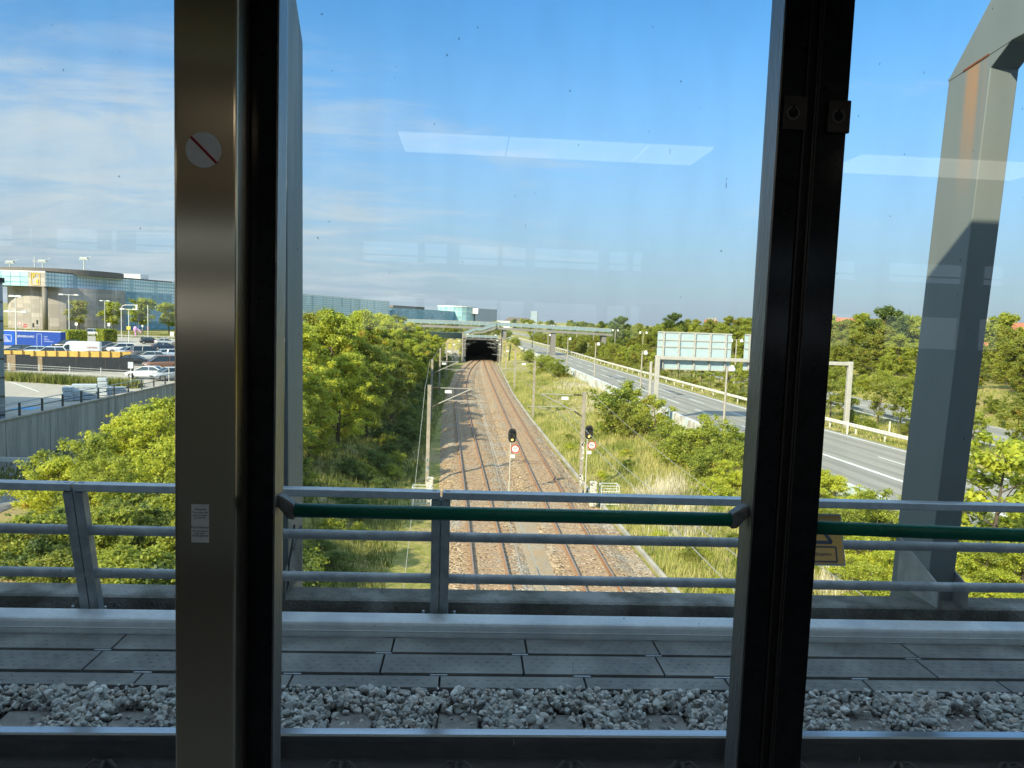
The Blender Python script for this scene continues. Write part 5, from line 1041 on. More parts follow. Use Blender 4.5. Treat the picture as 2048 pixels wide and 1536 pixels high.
far_bld('low_hall', 'long low blue hall right of the dotted glass facade', [('wall', m_flow, MB().prism([(0, 0), (54, 130), (30, 140), (-20, 10)], 'z', 0, 15.5), (-60, 585, -7.5)), ('roof', m_roofd, MB().prism([(-1, -1), (20, 48), (2, 56), (-20, 10)], 'z', 15.51, 17.5), (-60, 585, -7.5))])
far_bld('white_hall', 'small white hall beyond the footbridge stairs', [('wall', m_white, MB().box(-15, 15, 0, 10, 0, 8), (31, 820, -7.5)), ('dark_roof', m_roofd, MB().prism([(4, 8), (40, 8), (30, 12), (10, 12.5)], 'y', 12, 30), (31, 820, -7.5))])
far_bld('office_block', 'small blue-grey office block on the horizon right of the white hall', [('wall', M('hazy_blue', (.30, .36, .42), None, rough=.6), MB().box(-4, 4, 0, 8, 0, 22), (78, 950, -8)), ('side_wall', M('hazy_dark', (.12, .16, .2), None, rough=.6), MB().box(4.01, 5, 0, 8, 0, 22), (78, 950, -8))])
# rows of red-roofed houses behind the right-hand wood
m_tile = M('red_roof_tile', (.42, .16, .095), (.36, .135, .08), 2, .8, c3=(.46, .2, .12), s3=.2); m_brick = M('yellow_brick', (.38, .28, .17), None, rough=.9)
def house(label, px0, px1, pyt, Y, h=4.5):
    a = uy(px0, pyt, Y); c = uy(px1, pyt, Y); L2 = c[0]-a[0]; z = a[2]-4; t = thing('row_house', label, 'house', (a[0], Y, G), 0, 'red-roofed housing blocks behind the wood')
    MB().box(0, L2, 0, 11, -1, z-h-G+.1).build('wall', m_brick, t); rf = MB().prism([(-.6, z-h-G), (5.5, z-G+4), (11.6, z-h-G)], 'x', -.5, L2+.5).build('roof', m_tile, t)
    for k in range(3): x = L2*(.2+.3*k); MB().box(x, x+.9, 4.9, 6.1, z-G+2.6, z-G+5.0).build('chimney', m_conc, rf)
house('long red-roofed housing block behind the wood, left of the right portal frame', 1640, 1845, 633, 260)
house('red-roofed housing block at the right edge of the view', 1965, 2110, 642, 240); house('red roof peeping over the wood left of the black door post', 1418, 1440, 639, 380); house('small red roof between trees beside the left edge of the black post', 1485, 1560, 640, 360)
# masts with floodlights behind the terminal
m_fl = M('floodlight_mast', (.45, .48, .5), None, rough=.6)
for px, pt, l in ((20, 521, 'floodlight mast above the drum at the far left'), (85, 519, 'floodlight mast right above the P4 corner'), (168, 514, 'tallest floodlight mast behind the glass band'), (69, 513, 'thin aerial mast between two floodlight masts')):
    c = uy(px, pt, 420); t = c[2]; b = MB().tube([(0, 0, 0), (0, 0, t-G)], [.55, .3], 8)
    if px != 69: b.box(-2.4, 2.4, -.5, .5, t-G-1.6, t-G-1.1).box(-1.9, 1.9, -.7, .7, t-G-1.09, t-G-.1).bar((1.5, 0, t-G-.1), (4, 0, t-G+.7), .2, .2)
    else: b.box(-1.2, 1.2, -.1, .1, t-G-2.5, t-G-2.2)
    o = tag(b.build('floodlight_mast', m_fl), l, 'mast', 'floodlight masts'); o.location = (c[0], c[1], G)
# car park lamps, signs, lights
m_wp = M('white_pole', (.62, .62, .58), None, rough=.5)
def parklamp(px, pb, pt, label, arms):
    p = uz(px, pb, G); t = uy(px, pt, p[1])[2]-G; r = thing('car_park_lamp', label, 'street lamp', (p[0], p[1], G), 0, 'white twin-arm lamps around the car park')
    MB().tube([(0, 0, -.3), (0, 0, t)], [.11, .07], 8).build('pole', m_wp, r)
    for z, w, c in arms:
        zz = t-z
        MB().bar((-w, 0, zz+.1), (w, 0, zz), .09, .09).build('arm', m_wp, r)
        for s in (-1, 1): MB().prism([(s*w-.55, zz-.05), (s*w+.55, zz-.05), (s*w+.35, zz+.22), (s*w-.35, zz+.22)], 'y', -.22, .22).build('lamp_head', m_globe if c else m_wp, r)
parklamp(33, 706, 593, 'twin-arm lamp with a second lower pair of arms, in front of the drum', ((0, .55, 1), (2.7, 1.4, 1)))
parklamp(139, 690, 590, 'twin-arm lamp with a yellow sign on its post', ((0, 1.6, 0),)); parklamp(210, 664, 602, 'twin-arm lamp standing behind the right hedge', ((0, 1.1, 1),)); parklamp(258, 697, 619, 'twin-arm lamp with a small yellow sign, near the steel pillar', ((0, 1.3, 0),))
tag(MB().tube([(0, 0, 0), (0, 0, 9.5)], .09, 8).build('flag_pole', m_wp), 'plain white pole rising near the steel pillar', 'pole').location = (*uz(296, 678, G)[:2], G)
p = uz(243, 676, G); b = MB().tube([(0, 0, 0), (0, 0, 8.2), (.3, 0, 8.9), (1.0, 0, 9.2), (4.5, 0, 9.3)], .1, 8).box(4.0, 4.4, -.2, .2, 8.1, 9.2); tag(b.build('signal_arch', m_wp), 'white cantilever traffic-light arm reaching over the street', 'traffic light').location = (p[0], p[1], G)
m_ys = M('small_yellow_sign', (.72, .56, .08), None, rough=.5)
def sign(px, pb, pt, kind, label, mat, s=.42):
    p = uz(px, pb, G); t = uy(px, pt, p[1])[2]-G; r = thing('road_sign', label, 'road sign', (p[0], p[1], G), 0, 'small signs around the car park'); MB().tube([(0, 0, -.2), (0, 0, t)], .045, 6).build('post', m_wp, r)
    if kind == 'disc': d = MB().disc((0, 0, t-s), s, -.07, -.05, 20).build('plate', mat, r); (MB().disc((0, 0, t-s), s*.68, -.08, -.071, 18).build('face', m_wtag, d) if mat == m_redp else None)
    elif kind == 'bar': d = MB().disc((0, 0, t-s), s, -.07, -.05, 20).build('plate', mat, r); MB().box(-s*.65, s*.65, -.08, -.071, t-s-.08, t-s+.08).build('face', m_wtag, d)
    elif kind == 'tri': MB().prism([(-s, t), (s, t), (0, t-1.7*s)], 'y', -.07, -.05).build('plate', mat, r)
    else: MB().box(-s*.8, s*.8, -.07, -.05, t-2*s, t).build('plate', mat, r)
sign(40, 662, 643, 'disc', 'round red-edged no-turning sign in front of the drum', m_redp, .55); sign(51, 664, 648, 'bar', 'red no-entry sign with white bar in front of the drum', m_redp, .55)
sign(153, 664, 645, 'disc', 'round white sign back under the small round tree', m_wtag, .5); sign(218, 666, 646, 'rect', 'white rectangular sign above the right hedge', m_wtag, .5); sign(198, 683, 662, 'disc', 'round white sign in front of the right hedge', m_wtag, .55); sign(296, 676, 655, 'tri', 'white-red give-way sign at the plain white pole', m_redp, .4)
sign(285, 672, 650, 'rect', 'small white sign on a post before the glass facade', m_wtag, .3); sign(344, 690, 664, 'rect', 'white board sign at the edge of the steel pillar', m_wtag, .5); sign(262, 776, 724, 'rect', 'pale blue board on a post before the black fence end', m_pal, .35)
for px, pb, pt, l in ((139, 690, 664, 'yellow sign fixed to the lamp post above the van'), (258, 697, 656, 'small yellow sign fixed to the lamp post near the pillar')):
    p = uz(px, pb, G); t = uy(px, pt, p[1])[2]; tag(MB().box(-.4, .4, -.16, -.12, -.35, .35).box(-.28, .28, -.17, -.161, .02, .08).build('post_sign', m_ys), l, 'sign').location = (p[0], p[1], t)
def tlight(px, pb, pt, label):
    p = uz(px, pb, G); t = uy(px, pt, p[1])[2]-G; r = thing('traffic_light', label, 'traffic light', (p[0], p[1], G), 0, 'traffic lights of the junction'); MB().tube([(0, 0, -.2), (0, 0, t-.2)], .06, 8).build('post', m_wp, r)
    hd = MB().box(-.22, .22, -.2, .1, t-1.3, t).build('head', m_sig, r)
    for k in range(3): MB().disc((0, 0, t-.22-.42*k), .14, -.23, -.201, 12).build('lens', m_dim, hd)
tlight(67, 664, 646, 'black traffic light left of the dark column'); tlight(75, 664, 640, 'taller black traffic light beside the dark column'); tlight(277, 676, 634, 'traffic light on a white post before the glass facade')
# two clipped hedges and a pink figure-like sculpture are low in the distance
tag(MB().lathe([(.2, 0), (.25, 1.2), (.55, 1.7), (.6, 2.3), (.35, 2.9)], (0, 0, 0), 10).tube([(.4, 0, 2.2), (1.3, 0, 1.7), (1.6, 0, 1.0)], .2, 8).build('sculpture', M('pink_paint', (.60, .32, .55), None, rough=.5)), 'pink sculpture on the lawn before the glass facade', 'sculpture').location = (*uz(271, 672, G)[:2], G)
# ================================================================ trees, shrubs, grass
m_bark = M('bark', (.12, .095, .07), (.07, .055, .04), 6, .95, 0, .8, 20, stretch=(1, 1, .3))
m_lf_y = leafmat('leaf_yellow_green', (.10, .142, .017), (.28, .335, .036), (.50, .52, .06), (.45, .32, .04), .035)
m_lf_g = leafmat('leaf_green', (.065, .10, .019), (.19, .24, .034), (.37, .40, .056), (.32, .26, .03), .0)
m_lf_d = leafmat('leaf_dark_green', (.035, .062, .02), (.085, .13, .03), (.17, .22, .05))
m_lf_o = leafmat('leaf_olive', (.07, .105, .02), (.17, .21, .036), (.30, .31, .05), (.36, .25, .05), .03)
def leaves(name, pts, nrm, size, mat, rs, aspect=.62):
    n = len(pts); nrm = nrm/np.maximum(1e-6, np.linalg.norm(nrm, axis=1))[:, None]; t = rs.normal(size=(n, 3)); t -= nrm*(t*nrm).sum(1)[:, None]; t /= np.linalg.norm(t, axis=1)[:, None]; u = np.cross(nrm, t)
    s = (size*rs.uniform(.65, 1.35, n))[:, None]
    v = np.stack([pts-t*s*.5, pts+u*s*aspect*.5-t*s*.08+nrm*s*.06, pts+t*s*.5-nrm*s*.08, pts-u*s*aspect*.5-t*s*.08+nrm*s*.06], 1).reshape(-1, 3)
    me = D.meshes.new(name); me.vertices.add(4*n); me.vertices.foreach_set('co', v.astype(np.float32).ravel()); me.loops.add(4*n); me.loops.foreach_set('vertex_index', np.arange(4*n, dtype=np.int32)); me.polygons.add(n); me.polygons.foreach_set('loop_start', np.arange(0, 4*n, 4, dtype=np.int32)); me.polygons.foreach_set('loop_total', np.full(n, 4, np.int32)); me.update(); me.validate(); me.materials.append(mat); return me
def grow(seed, h, spread, base, limbs, sub, n, leaf, mat, round_=1., stems=1, gap=.0, tuft=.34):
    """trunk and limbs, with leaf tufts along the outer limbs"""
    rs = np.random.RandomState(seed); tb = MB(); cl = []
    for sidx in range(stems):
        off = np.array([0., 0, 0]) if stems == 1 else np.append(rs.normal(0, spread*.22, 2), 0)
        lean = rs.normal(0, .05*h, 2); topz = h*(.93 if sidx == 0 else rs.uniform(.6, .9)); P = [off+np.array([lean[0]*t*t, lean[1]*t*t, topz*t]) for t in (0, .25, .5, .75, 1)]
        P[0] = P[0]-np.array([0, 0, .5]); r0 = .018*h+.02; tb.tube(P, [r0, r0*.8, r0*.55, r0*.3, r0*.08], 7, False)
        for i in range(limbs):
            t = base+(1-base)*((i+rs.uniform(0, .8))/limbs); t = min(t, .97); a = i*2.4+rs.uniform(-.5, .5); prof = (math.sin(math.pi*min(1, (t-base)/(1-base)*.82+.18)))**.7*round_+(1-round_)*(1-t)
            ln = spread*prof*rs.uniform(.65, 1.12); s = off+np.array([lean[0]*t*t, lean[1]*t*t, topz*t]); up = ln*rs.uniform(.15, .6); e = s+np.array([math.cos(a)*ln, math.sin(a)*ln, up]); m = (s+e)/2+np.array([0, 0, up*.15]); rl = r0*.42*(1-t*.6)
            tb.tube([s, m, e], [rl, rl*.6, rl*.15], 5, False)
            for j in range(sub):
                q = rs.uniform(.35, 1.05); c = s*(1-q)+e*q+rs.normal(0, ln*.20, 3)*np.array([1, 1, .75]); cl.append((c, tuft*spread*rs.uniform(.45, 1.05)*(1.15-.35*q)))
                if j < 2: tb.tube([s*(1-q*.7)+e*q*.7, c], [rl*.3, rl*.08], 4, False)
        cl.append((P[-1], tuft*spread*.6))
    C = np.array([c for c, _ in cl]); Rr = np.array([r for _, r in cl]); w = Rr**1.6; k = rs.choice(len(C), n, p=w/w.sum()); d = rs.normal(size=(n, 3)); d /= np.linalg.norm(d, axis=1)[:, None]; rad = np.abs(rs.normal(.55, .38, n))
    pts = C[k]+d*(Rr[k]*rad)[:, None]*np.array([1, 1, .72]); nrm = d*.8+rs.normal(0, .55, (n, 3))+np.array([0, 0, .55]); pts[:, 2] = np.maximum(pts[:, 2], .05+rs.uniform(0, .2, n))
    return leaves('crown', pts, nrm, leaf, mat, rs), tb.mesh('trunk', m_bark, True)
def plant(pro, x, y, s, name, label, cat, group, z=None, rot=None, mat=None, sz=None):
    cr, tk = pro; rr = random.Random(int(x*131+y*71)); t = D.objects.new(name, None); COL.objects.link(t); t.empty_display_size = .3
    t.location = (x, y, height(x, y)-.05 if z is None else z); t.rotation_euler = (0, 0, rr.uniform(0, 6.28) if rot is None else rot); t.scale = (s, s, s*(sz or 1)); tag(t, label, cat, group)
    b = link('trunk', tk, t); c = link('crown', cr, t)
    if mat: c.material_slots[0].link = 'OBJECT'; c.material_slots[0].material = mat
    return t
# prototypes (unit: metres at scale 1)
T_big = [grow(11+i, 9.0, 3.1, .12, 24, 9, 46000, .165, m_lf_y, .9, tuft=.19) for i in range(3)]
T_mid = [grow(31+i, 7.0, 2.5, .12, 19, 8, 24000, .17, m_lf_g, .9, tuft=.21) for i in range(3)]
T_far = [grow(51+i, 9.0, 3.3, .06, 17, 7, 15000, .30, m_lf_g, .9, tuft=.24) for i in range(4)]
B_near = [grow(71+i, 3.4, 1.9, .05, 14, 8, 22000, .105, m_lf_y, .8, stems=3, tuft=.20) for i in range(3)]
B_mid = [grow(81+i, 2.6, 1.6, .03, 12, 7, 9500, .12, m_lf_g, .8, stems=3, tuft=.23) for i in range(3)]
B_low = [grow(91+i, 1.5, 1.3, .02, 9, 6, 6000, .105, m_lf_d, .8, stems=3, tuft=.27) for i in range(2)]
T_yng = [grow(101+i, 4.2, 1.6, .38, 11, 4, 4200, .17, m_lf_o, .9, tuft=.30) for i in range(3)]
T_rnd = [grow(111, 7.2, 2.5, .30, 14, 5, 6000, .36, m_lf_o, 1., tuft=.36)]
rg = random.Random(17)
# 1 dense wood on the left bank of the cutting
GL = 'trees massed along the left bank of the cutting'
lead = {0: 'bright yellow-green tree at the near end of the left wood, beside the left portal frame', 1: 'tall full tree at the highest point of the left wood', 2: 'yellow-tinged tree on the track side of the left wood'}
def trees_left():
    n = 0
    spots = [(-12.2, 50, 1.0, 0, m_lf_y), (-10.6, 59, 1.13, 1, m_lf_y), (-9.4, 54, .80, 0, m_lf_y), (-15.6, 52, .72, 2, m_lf_g), (-11.0, 44.5, .80, 1, m_lf_y), (-10.0, 47.5, .66, 2, m_lf_y), (-13.5, 42, .62, 1, m_lf_y), (-16.5, 46, .60, 0, m_lf_y), (-9.3, 27.5, .60, 0, m_lf_g), (-11.0, 33.5, .74, 1, m_lf_g), (-9.6, 38, .62, 2, m_lf_g)]
    for y in np.arange(60, 192, 6.6):
        w = 1 if y < 150 else .8
        for j, xo in enumerate((-8.4-.004*(y-60), -11.6-.014*(y-60), -15.8-.02*(y-60))):
            if j == 2 and y > 130: continue
            x = xo+rg.uniform(-1.1, 1.1); yy = y+rg.uniform(-2, 2); lim = 1.02 if j == 1 else (.84 if j == 0 else .86)
            spots.append((x, yy, lim*w*rg.uniform(.88, 1.1), rg.randrange(3), rg.choice([m_lf_y, m_lf_g, m_lf_g, m_lf_y, m_lf_o])))
    for k, (x, y, s, i, mt) in enumerate(spots):
        far = y > 105
        plant((T_mid if far else T_big)[i], x, y, s*(9/7*.98 if far else 1), 'bank_tree', lead.get(k, 'green tree in the dense wood along the left side of the cutting' if k > 10 else 'yellow-green tree in the front row of the left wood, near the left portal frame'), 'tree', GL, mat=mt)
trees_left()
# 2 shrubs and young trees between viaduct and retaining wall
GS = 'shrubs below the left windows'
for k, (px, py, top, Y, kind, lab_) in enumerate(((300, 0, 775, 42, 0, 'tall open shrub rising against the retaining wall beside the steel pillar'), (240, 0, 818, 40, 1, 'yellowish shrub in front of the streaked wall, second from the steel pillar'), (178, 0, 848, 38, 2, 'yellow-green shrub against the middle of the streaked wall'), (128, 0, 895, 36, 0, 'low yellow shrub over the end of the road barrier'),
        (335, 0, 870, 33, 1, 0), (265, 0, 900, 32, 2, 0), (190, 0, 960, 31, 0, 0), (330, 0, 985, 29, 2, 0), (250, 0, 1010, 28.5, 1, 0), (160, 0, 985, 31, 1, 0), (118, 0, 1030, 30, 2, 0), (300, 0, 940, 36, 0, 0), (215, 0, 890, 35.5, 1, 0), (345, 0, 810, 38, 2, 0), (400, 0, 850, 37, 0, 0), (440, 0, 800, 42, 1, 0), (480, 0, 880, 35, 2, 0))):
    p = uy(px, top, Y); x = float(p[0]); z = height(x, Y); hh = float(p[2])-z
    plant(B_near[kind], x, Y, hh/3.6, 'shrub', lab_ or 'green leafy shrub in the thicket behind the left railing', 'shrub', GS, mat=[m_lf_y, m_lf_g, m_lf_y][(k+kind) % 3])
for k in range(64):
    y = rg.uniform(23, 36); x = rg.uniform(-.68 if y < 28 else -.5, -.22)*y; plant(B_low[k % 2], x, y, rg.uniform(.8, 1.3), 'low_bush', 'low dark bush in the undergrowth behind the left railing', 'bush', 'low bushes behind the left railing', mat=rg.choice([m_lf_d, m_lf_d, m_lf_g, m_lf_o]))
# 3 shaded bushes below the left wood
for k in range(34):
    y = rg.uniform(25, 70); x = rg.uniform(-10.5, -5.2) if y < 45 else rg.uniform(-7.6, -5.0)
    if y < 30 and x > -5: continue
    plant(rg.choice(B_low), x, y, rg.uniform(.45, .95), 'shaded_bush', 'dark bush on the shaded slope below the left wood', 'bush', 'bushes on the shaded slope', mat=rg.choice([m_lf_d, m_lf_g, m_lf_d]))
for k in range(30):
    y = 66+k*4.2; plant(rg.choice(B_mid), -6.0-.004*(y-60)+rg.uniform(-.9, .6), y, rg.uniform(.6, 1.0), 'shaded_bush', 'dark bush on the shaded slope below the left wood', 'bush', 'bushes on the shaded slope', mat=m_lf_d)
# 4 right bank: bushes against the wall
GB = 'bushes on the grassy right bank'
for k, (px, pb, pt, kind, lab_, mt) in enumerate(((1232, 868, 752, 0, 'big bush against the motorway wall, left end of the bank bushes', m_lf_g), (1268, 876, 800, 1, 'bush with pale sprays beside the big left-end bush', m_lf_o), (1312, 888, 785, 2, 'young tree with thin pale stem standing among the bank bushes', m_lf_g), (1345, 905, 835, 0, 'green bush in front of the graffiti-stained wall', m_lf_g), (1392, 930, 820, 1, 'tall bush with white sprays under the gantry boards', m_lf_g), (1430, 945, 850, 2, 'spreading green bush right of the tall white-sprayed bush', m_lf_g), (1405, 968, 890, 0, 'dense low bush in the middle of the bank', m_lf_g), (1350, 930, 870, 1, 'small bush beside the dense low bush', m_lf_g), (1470, 985, 915, 2, 'yellowing bush at the left edge of the black door post', m_lf_y), (1435, 1010, 950, 1, 'low bright green bush below the yellowing bush', m_lf_y), (1465, 925, 850, 0, 'bush hiding the wall beside the black door post', m_lf_g))):
    p = uz(px, pb, -8.2); Y = float(p[1]); x = float(p[0])
    for _ in range(3): z = height(x, Y); p = uz(px, pb, z); x, Y = float(p[0]), float(p[1])
    x = min(x, float(XW(Y))-.9); hh = float(uy(px, pt, Y)[2])-z
    plant(B_mid[kind] if kind != 2 else (B_near[2] if k != 2 else T_yng[0]), x, Y, hh/(2.75 if kind != 2 else (3.6 if k != 2 else 4.3)), 'bank_bush', lab_, 'bush', GB, mat=mt)
for k, (px, pb, pt) in enumerate(((1088, 752, 712), (1118, 765, 722), (1056, 728, 700), (1100, 742, 715), (1030, 712, 690), (1012, 705, 684))):
    p = uz(px, pb, -8.3); Y = float(p[1]); hh = float(uy(px, pt, Y)[2])+8.3
    plant(B_mid[k % 3], float(p[0]), Y, hh/2.7, 'bank_bush', ['rounded green bush, left one of the pair on the far bank', 'rounded green bush, right one of the pair on the far bank', 'small bush beyond the pair on the far bank', 'small bush between the pair on the far bank', 'far small bush towards the tunnel mouth', 'farthest small bush next to the tunnel mouth'][k], 'bush', GB, mat=m_lf_g)
for k in range(34):
    y = 26+70*rg.random()**1.4; f = rg.uniform(.08, .95); x = float(XC(y))+f*(float(XW(y))-float(XC(y))); plant(B_low[k % 2], x, y, rg.uniform(.28, .55), 'weed_clump', 'small leafy weed clump in the tall grass of the right bank', 'weed', 'weed clumps on the grassy right bank', mat=rg.choice([m_lf_g, m_lf_o, m_lf_y]))
# 5 right window: shrubs under the railing
GR = 'shrubs below the right window'
for k, (px, pt, Y, kind, lab_) in enumerate(((1655, 925, 38, 0, 'yellow-green shrub touching the right edge of the black door post'), (1700, 980, 34, 1, 0), (1765, 960, 32, 2, 'yellow-green shrub just left of the right portal frame'), (1740, 1050, 28, 0, 0), (1790, 1085, 26.5, 1, 0), (1690, 1010, 33, 2, 0), (1720, 1010, 36, 1, 0), (1930, 1065, 26, 0, 0), (1985, 1090, 25, 1, 0), (2035, 1060, 26, 2, 0), (1950, 1010, 29, 2, 0), (2060, 1010, 29, 0, 0), (1880, 1040, 29, 1, 0), (1845, 1070, 27, 2, 0), (1780, 1120, 25, 2, 0), (1900, 1120, 24.5, 0, 0), (2010, 1130, 24, 1, 0), (1600, 980, 36, 0, 0), (1570, 960, 40, 1, 0))):
    p = uy(px, pt, Y); x = float(p[0]); z = height(x, Y); hh = float(p[2])-z
    plant(B_near[kind], x, Y, max(.35, hh/3.6), 'shrub', lab_ or 'leafy shrub in the thicket behind the right railing', 'shrub', GR, mat=[m_lf_y, m_lf_y, m_lf_g][k % 3])
p = uy(2005, 870, 27); plant(T_yng[1], float(p[0]), 27, (float(p[2])-height(float(p[0]), 27))/4.2, 'young_tree', 'open young tree with sparse yellow-green leaves right of the right portal frame', 'tree', GR, mat=m_lf_y)
# 6 median trees between the carriageways
GM = 'small trees in the motorway median'
for y in np.arange(40, 330, 5.2):
    a, b = float(XR(y))+3.2, float(X2(y))-2.2
    if 62 < y < 71: a += 3.2
    for j in range(2 if y < 220 else 1):
        x = a+(b-a)*(.3+.4*j)+rg.uniform(-.8, .8); yy = y+rg.uniform(-1.5, 1.5)
        if y < 62 and j == 0 and rg.random() < .5: continue
        plant(T_yng[rg.randrange(3)] if y < 150 else T_far[rg.randrange(4)], x, yy, rg.uniform(.75, 1.1) if y < 150 else rg.uniform(.42, .58), 'median_tree', 'small olive-green tree in the median between guard rail and far carriageway', 'tree', GM, mat=rg.choice([m_lf_o, m_lf_o, m_lf_g]))
for k in range(60):
    y = 38+3.2*k; plant(B_low[k % 2], float(XR(y))+3.2+rg.uniform(-.5, 4), y, rg.uniform(.5, 1.0), 'median_bush', 'low bush on the motorway median behind the guard rail', 'bush', 'low bushes in the median', mat=rg.choice([m_lf_o, m_lf_g, m_lf_o]))
# 7 wood beyond the far carriageway
GW = 'trees of the wood beyond the motorway'
for y in np.arange(50, 420, 6.0):
    for j, xo in enumerate((17, 22.5, 29, 37)):
        if y > 220 and j == 3: continue
        if y > 300 and j == 2: continue
        if j == 0 and 60 < y < 112 and rg.random() < .6: continue
        x = float(X2(y))+xo+rg.uniform(-2, 2)+(3 if y < 90 and j == 0 else 0); yy = y+rg.uniform(-3, 3)
        s = (.62, .84, 1.0, 1.1)[j]*rg.uniform(.85, 1.15)*(.98 if y > 110 else .84)
        plant(T_far[rg.randrange(4)], x, yy, s, 'wood_tree', 'green tree in the wood beyond the motorway', 'tree', GW, mat=rg.choice([m_lf_g, m_lf_g, m_lf_o, m_lf_o]))
for px, pt, Y, l, mt in ((1785, 622, 120, 'dark pointed tree standing above the wood left of the right portal frame', m_lf_d), (1238, 620, 230, 'tall dark tree at the left part of the wood beyond the motorway', m_lf_d), (1345, 624, 230, 'dark green tree rising above the gantry boards', m_lf_d)):
    p = uy(px, pt, Y); plant(T_far[1], float(p[0]), Y, (float(p[2])-G-1)/9.2, 'wood_tree', l, 'tree', GW, mat=mt)
for k in range(34):
    y = 56+4.5*k; plant(B_mid[k % 3], float(X2(y))+13.2+rg.uniform(-1, 1.5), y, rg.uniform(.7, 1.2), 'wood_edge_bush', 'bush along the edge of the wood beyond the motorway', 'bush', 'bushes at the wood edge', mat=rg.choice([m_lf_g, m_lf_o]))
# far right skyline clump, trees at the horizon
for px, pt, Y, s in ((2015, 644, 520, 1), (2035, 646, 520, 1), (2060, 648, 500, 1)): p = uy(px, pt, Y); plant(T_far[0], float(p[0]), Y, (float(p[2])-G)/9, 'skyline_tree', 'dark tree clump on the horizon above the red roofs at the right edge', 'tree', 'skyline trees', z=G, mat=m_lf_d)
for k in range(46):
    Y = rg.uniform(235, 420); px = rg.uniform(800, 1000); p = uy(px, 646-rg.uniform(0, 8), Y); plant(T_far[k % 4], float(p[0]), Y, max(.45, (float(p[2])-G)/9.2), 'distant_tree', 'distant tree behind the footbridge railing', 'tree', 'distant trees behind the footbridge', z=G-.1, mat=rg.choice([m_lf_o, m_lf_g]))
for k in range(70):
    Y = rg.uniform(430, 800); px = rg.uniform(1000, 1440); p = uy(px, 640+.028*(px-1024)-rg.uniform(-3, 6), Y); plant(T_far[k % 4], float(p[0]), Y, max(.6, (float(p[2])-G)/9.2), 'distant_tree', 'tree in the distant belt at the end of the motorway', 'tree', 'distant tree belt at the motorway end', z=G-.3, mat=rg.choice([m_lf_d, m_lf_g]))
# trees and hedges at the terminal
for k, (px, pt, pb, l) in enumerate(((158, 597, 662, 'round olive street tree in front of the dark column and drum'), (226, 600, 664, 'dark street tree in front of the glass facade, second from the drum'), (285, 592, 668, 'street tree in front of the glass facade, third from the drum'), (338, 602, 668, 'street tree half hidden by the steel pillar'), (608, 655, 675, 'olive tree seen just right of the left portal frame'), (655, 640, 672, 'small tree right of the left portal frame'))):
    p = uz(px, pb, G); hh = float(uy(px, pt, p[1])[2])-G; plant(T_rnd[0], float(p[0]), float(p[1]), hh/7.5, 'street_tree', l, 'tree', 'street trees at the terminal', z=G, mat=m_lf_o if k == 0 else m_lf_g)
def hedge(px0, px1, pb, pt, label):
    a, b = uz(px0, pb, G), uz(px1, pb, G); hh = float(uy(px0, pt, a[1])[2])-G; rs = np.random.RandomState(int(px0)); n = 5200; L2 = b[0]-a[0]; q = rs.uniform(-1, 1, (n, 3)); ax = rs.randint(0, 3, n); sg_ = np.where(rs.rand(n) < .5, -1., 1.); q[np.arange(n), ax] = sg_*rs.uniform(.88, 1.03, n)
    pts = q*np.array([L2/2, 2.2, hh/2])+np.array([0, 0, hh/2]); nr = np.zeros((n, 3)); nr[np.arange(n), ax] = sg_; nr += rs.normal(0, .5, (n, 3)); o = link('hedge', leaves('hedge', pts, nr, .42, m_lf_g, rs)); o.location = ((a[0]+b[0])/2, (a[1]+b[1])/2+2.2, G-.1); o.rotation_euler = (0, 0, math.atan2(b[1]-a[1], b[0]-a[0])); tag(o, label, 'hedge', 'clipped hedges by the car park')
hedge(112, 165, 691, 660, 'clipped hedge right of the blue container'); hedge(184, 224, 684, 658, 'clipped hedge right of the white people carrier')
# ---------------- grass: tall dry blades on the banks and verges
def grassmat(name, a, b, c):
    m, t, p, N, L = _mat(name); geo = N('ShaderNodeNewGeometry'); tc = N('ShaderNodeTexCoord'); n = N('ShaderNodeTexNoise'); n.inputs['Scale'].default_value = .35; n.inputs['Detail'].default_value = 5; L(tc.outputs['Object'], n.inputs[0])
    q = N('ShaderNodeMath'); q.operation = 'MULTIPLY_ADD'; q.inputs[1].default_value = .32; L(geo.outputs['Random Per Island'], q.inputs[0]); L(n.outputs[0], q.inputs[2]); cr = N('ShaderNodeValToRGB'); e = cr.color_ramp.elements; e[0].position = .44; e[0].color = (*a, 1); e[1].position = .80; e[1].color = (*c, 1); k = e.new(.60); k.color = (*b, 1); L(q.outputs[0], cr.inputs[0]); L(cr.outputs[0], p.inputs['Base Color']); p.inputs['Roughness'].default_value = .7; p.inputs['Specular IOR Level'].default_value = .2
    tr = N('ShaderNodeBsdfTranslucent'); L(cr.outputs[0], tr.inputs[0]); ms = N('ShaderNodeMixShader'); ms.inputs[0].default_value = .35; L(p.outputs[0], ms.inputs[1]); L(tr.outputs[0], ms.inputs[2]); L(ms.outputs[0], t.nodes['Material Output'].inputs[0]); return m
m_gdry = grassmat('dry_grass', (.13, .19, .03), (.34, .36, .08), (.58, .51, .21)); m_ggrn = grassmat('green_grass', (.065, .10, .022), (.17, .205, .042), (.33, .31, .10))
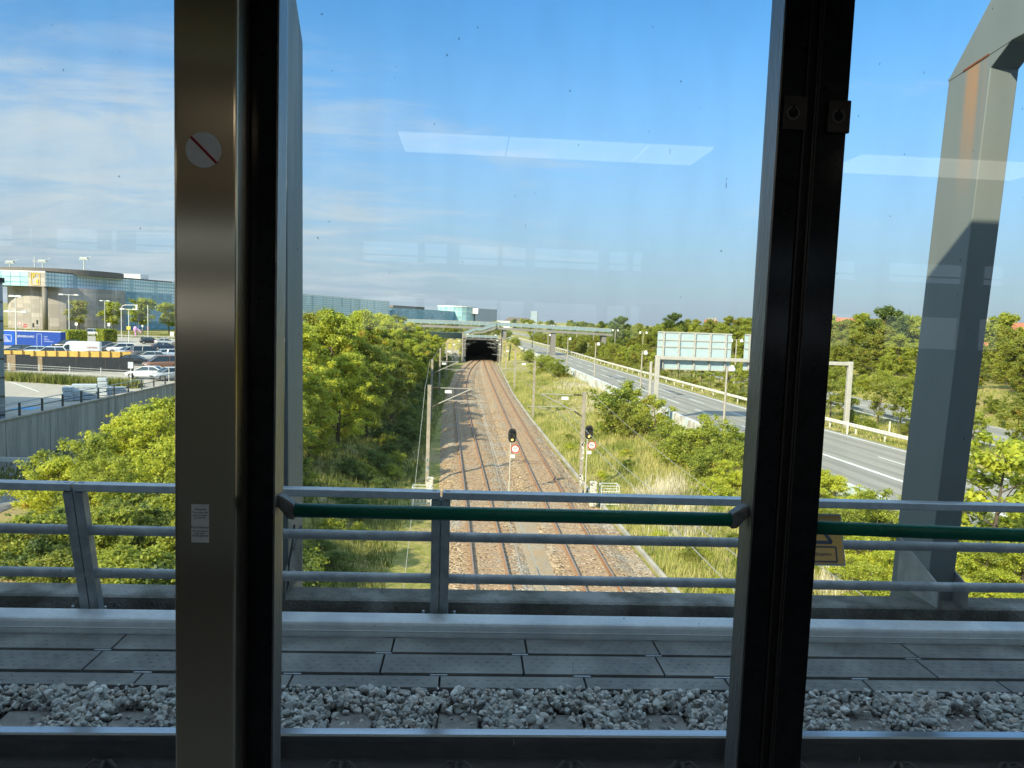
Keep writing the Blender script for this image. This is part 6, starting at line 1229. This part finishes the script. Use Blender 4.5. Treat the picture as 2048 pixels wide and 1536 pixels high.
def blades(name, spots, hmin, hmax, w, mat, seed=1, per=4):
    rs = np.random.RandomState(seed); base = np.repeat(np.array(spots), per, 0); n = len(base); base[:, :2] += rs.normal(0, .10, (n, 2)); h = rs.uniform(hmin, hmax, n); a = rs.uniform(0, 6.28, n); dx = np.stack([np.cos(a), np.sin(a), np.zeros(n)], 1)*(w*rs.uniform(.6, 1.4, n))[:, None]; tip = base+np.stack([rs.normal(0, .22, n)*h, rs.normal(0, .22, n)*h, h], 1)
    v = np.stack([base-dx, base+dx, tip], 1).reshape(-1, 3); me = D.meshes.new(name); me.vertices.add(3*n); me.vertices.foreach_set('co', v.astype(np.float32).ravel()); me.loops.add(3*n); me.loops.foreach_set('vertex_index', np.arange(3*n, dtype=np.int32)); me.polygons.add(n); me.polygons.foreach_set('loop_start', np.arange(0, 3*n, 3, dtype=np.int32)); me.polygons.foreach_set('loop_total', np.full(n, 3, np.int32)); me.update(); me.validate(); me.materials.append(mat); o = link(name, me); o['kind'] = 'stuff'; return o
rs = np.random.RandomState(4); sp = []
for _ in range(26000):
    y = 22+130*rs.rand()**1.7; x = float(XC(y))+.3+(float(XW(y))-.3-float(XC(y)))*rs.rand(); 
    if gnoise(x*.30, y*.19) > .24 and rs.rand() < .88: continue
    sp.append((x, y, height(x, y)-.03))
blades('grass', sp, .22, .75, .022, m_gdry, 1, 5)
# pale seed heads gathered in drifts
m_pale = grassmat('seed_heads', (.42, .36, .24), (.60, .53, .38), (.78, .72, .58)); sp = []
for px, py, sg_, n in ((1205, 815, 22, 1100), (1330, 985, 26, 900), (1230, 760, 14, 500), (1290, 1000, 18, 500), (1370, 1040, 30, 600), (1690, 1180, 26, 700), (1150, 780, 16, 350)):
    for _ in range(n):
        p = uz(px+rs.normal(0, sg_), py+rs.normal(0, sg_*.45), -8.3)
        if XC(p[1])+.4 < p[0] < XW(p[1])-.4 and 22 < p[1] < 150: sp.append((p[0], p[1], height(p[0], p[1])-.03))
blades('grass', sp, .3, .8, .03, m_pale, 6, 3)
sp = []
for _ in range(14000):
    y = 22+150*rs.rand()**1.8; x = -3.4-rs.rand()*10; sp.append((x, y, height(x, y)-.03))
blades('grass', sp, .2, .7, .022, m_ggrn, 2, 5)
sp = []
for _ in range(9000):
    y = 36+150*rs.rand()**1.4; f = rs.rand(); x = float(XR(y))+1.0+f*(float(X2(y))-float(XR(y))-1.2); sp.append((x, y, G-.06))
for _ in range(7000):
    y = 45+130*rs.rand()**1.3; x = float(X2(y))+10+rs.rand()*10; sp.append((x, y, height(x, y)-.05))
blades('grass', sp, .15, .5, .03, m_gdry, 3, 4)
sp = []
a = uz(-40, 757, G); b = uz(265, 776, G)
for _ in range(2600):
    t = rs.rand(); q = rs.rand(); sp.append((a[0]+(b[0]-a[0])*t+rs.normal(0, .3), a[1]+(b[1]-a[1])*t+q*2.6-.6, G-.05))
blades('grass', sp, .3, 1.15, .05, m_ggrn, 4, 6)
sp = [(rs.uniform(-165, -45), rs.uniform(222, 226) if rs.rand() < .4 else rs.uniform(240, 256), G-.06) for _ in range(3000)]
sp += [(rs.uniform(-34.8, -30), rs.uniform(50, 92), -10.33) for _ in range(1200)]
blades('grass', sp, .2, .6, .05, m_ggrn, 5, 4)
# reedy dry seed heads and weeds on the bank
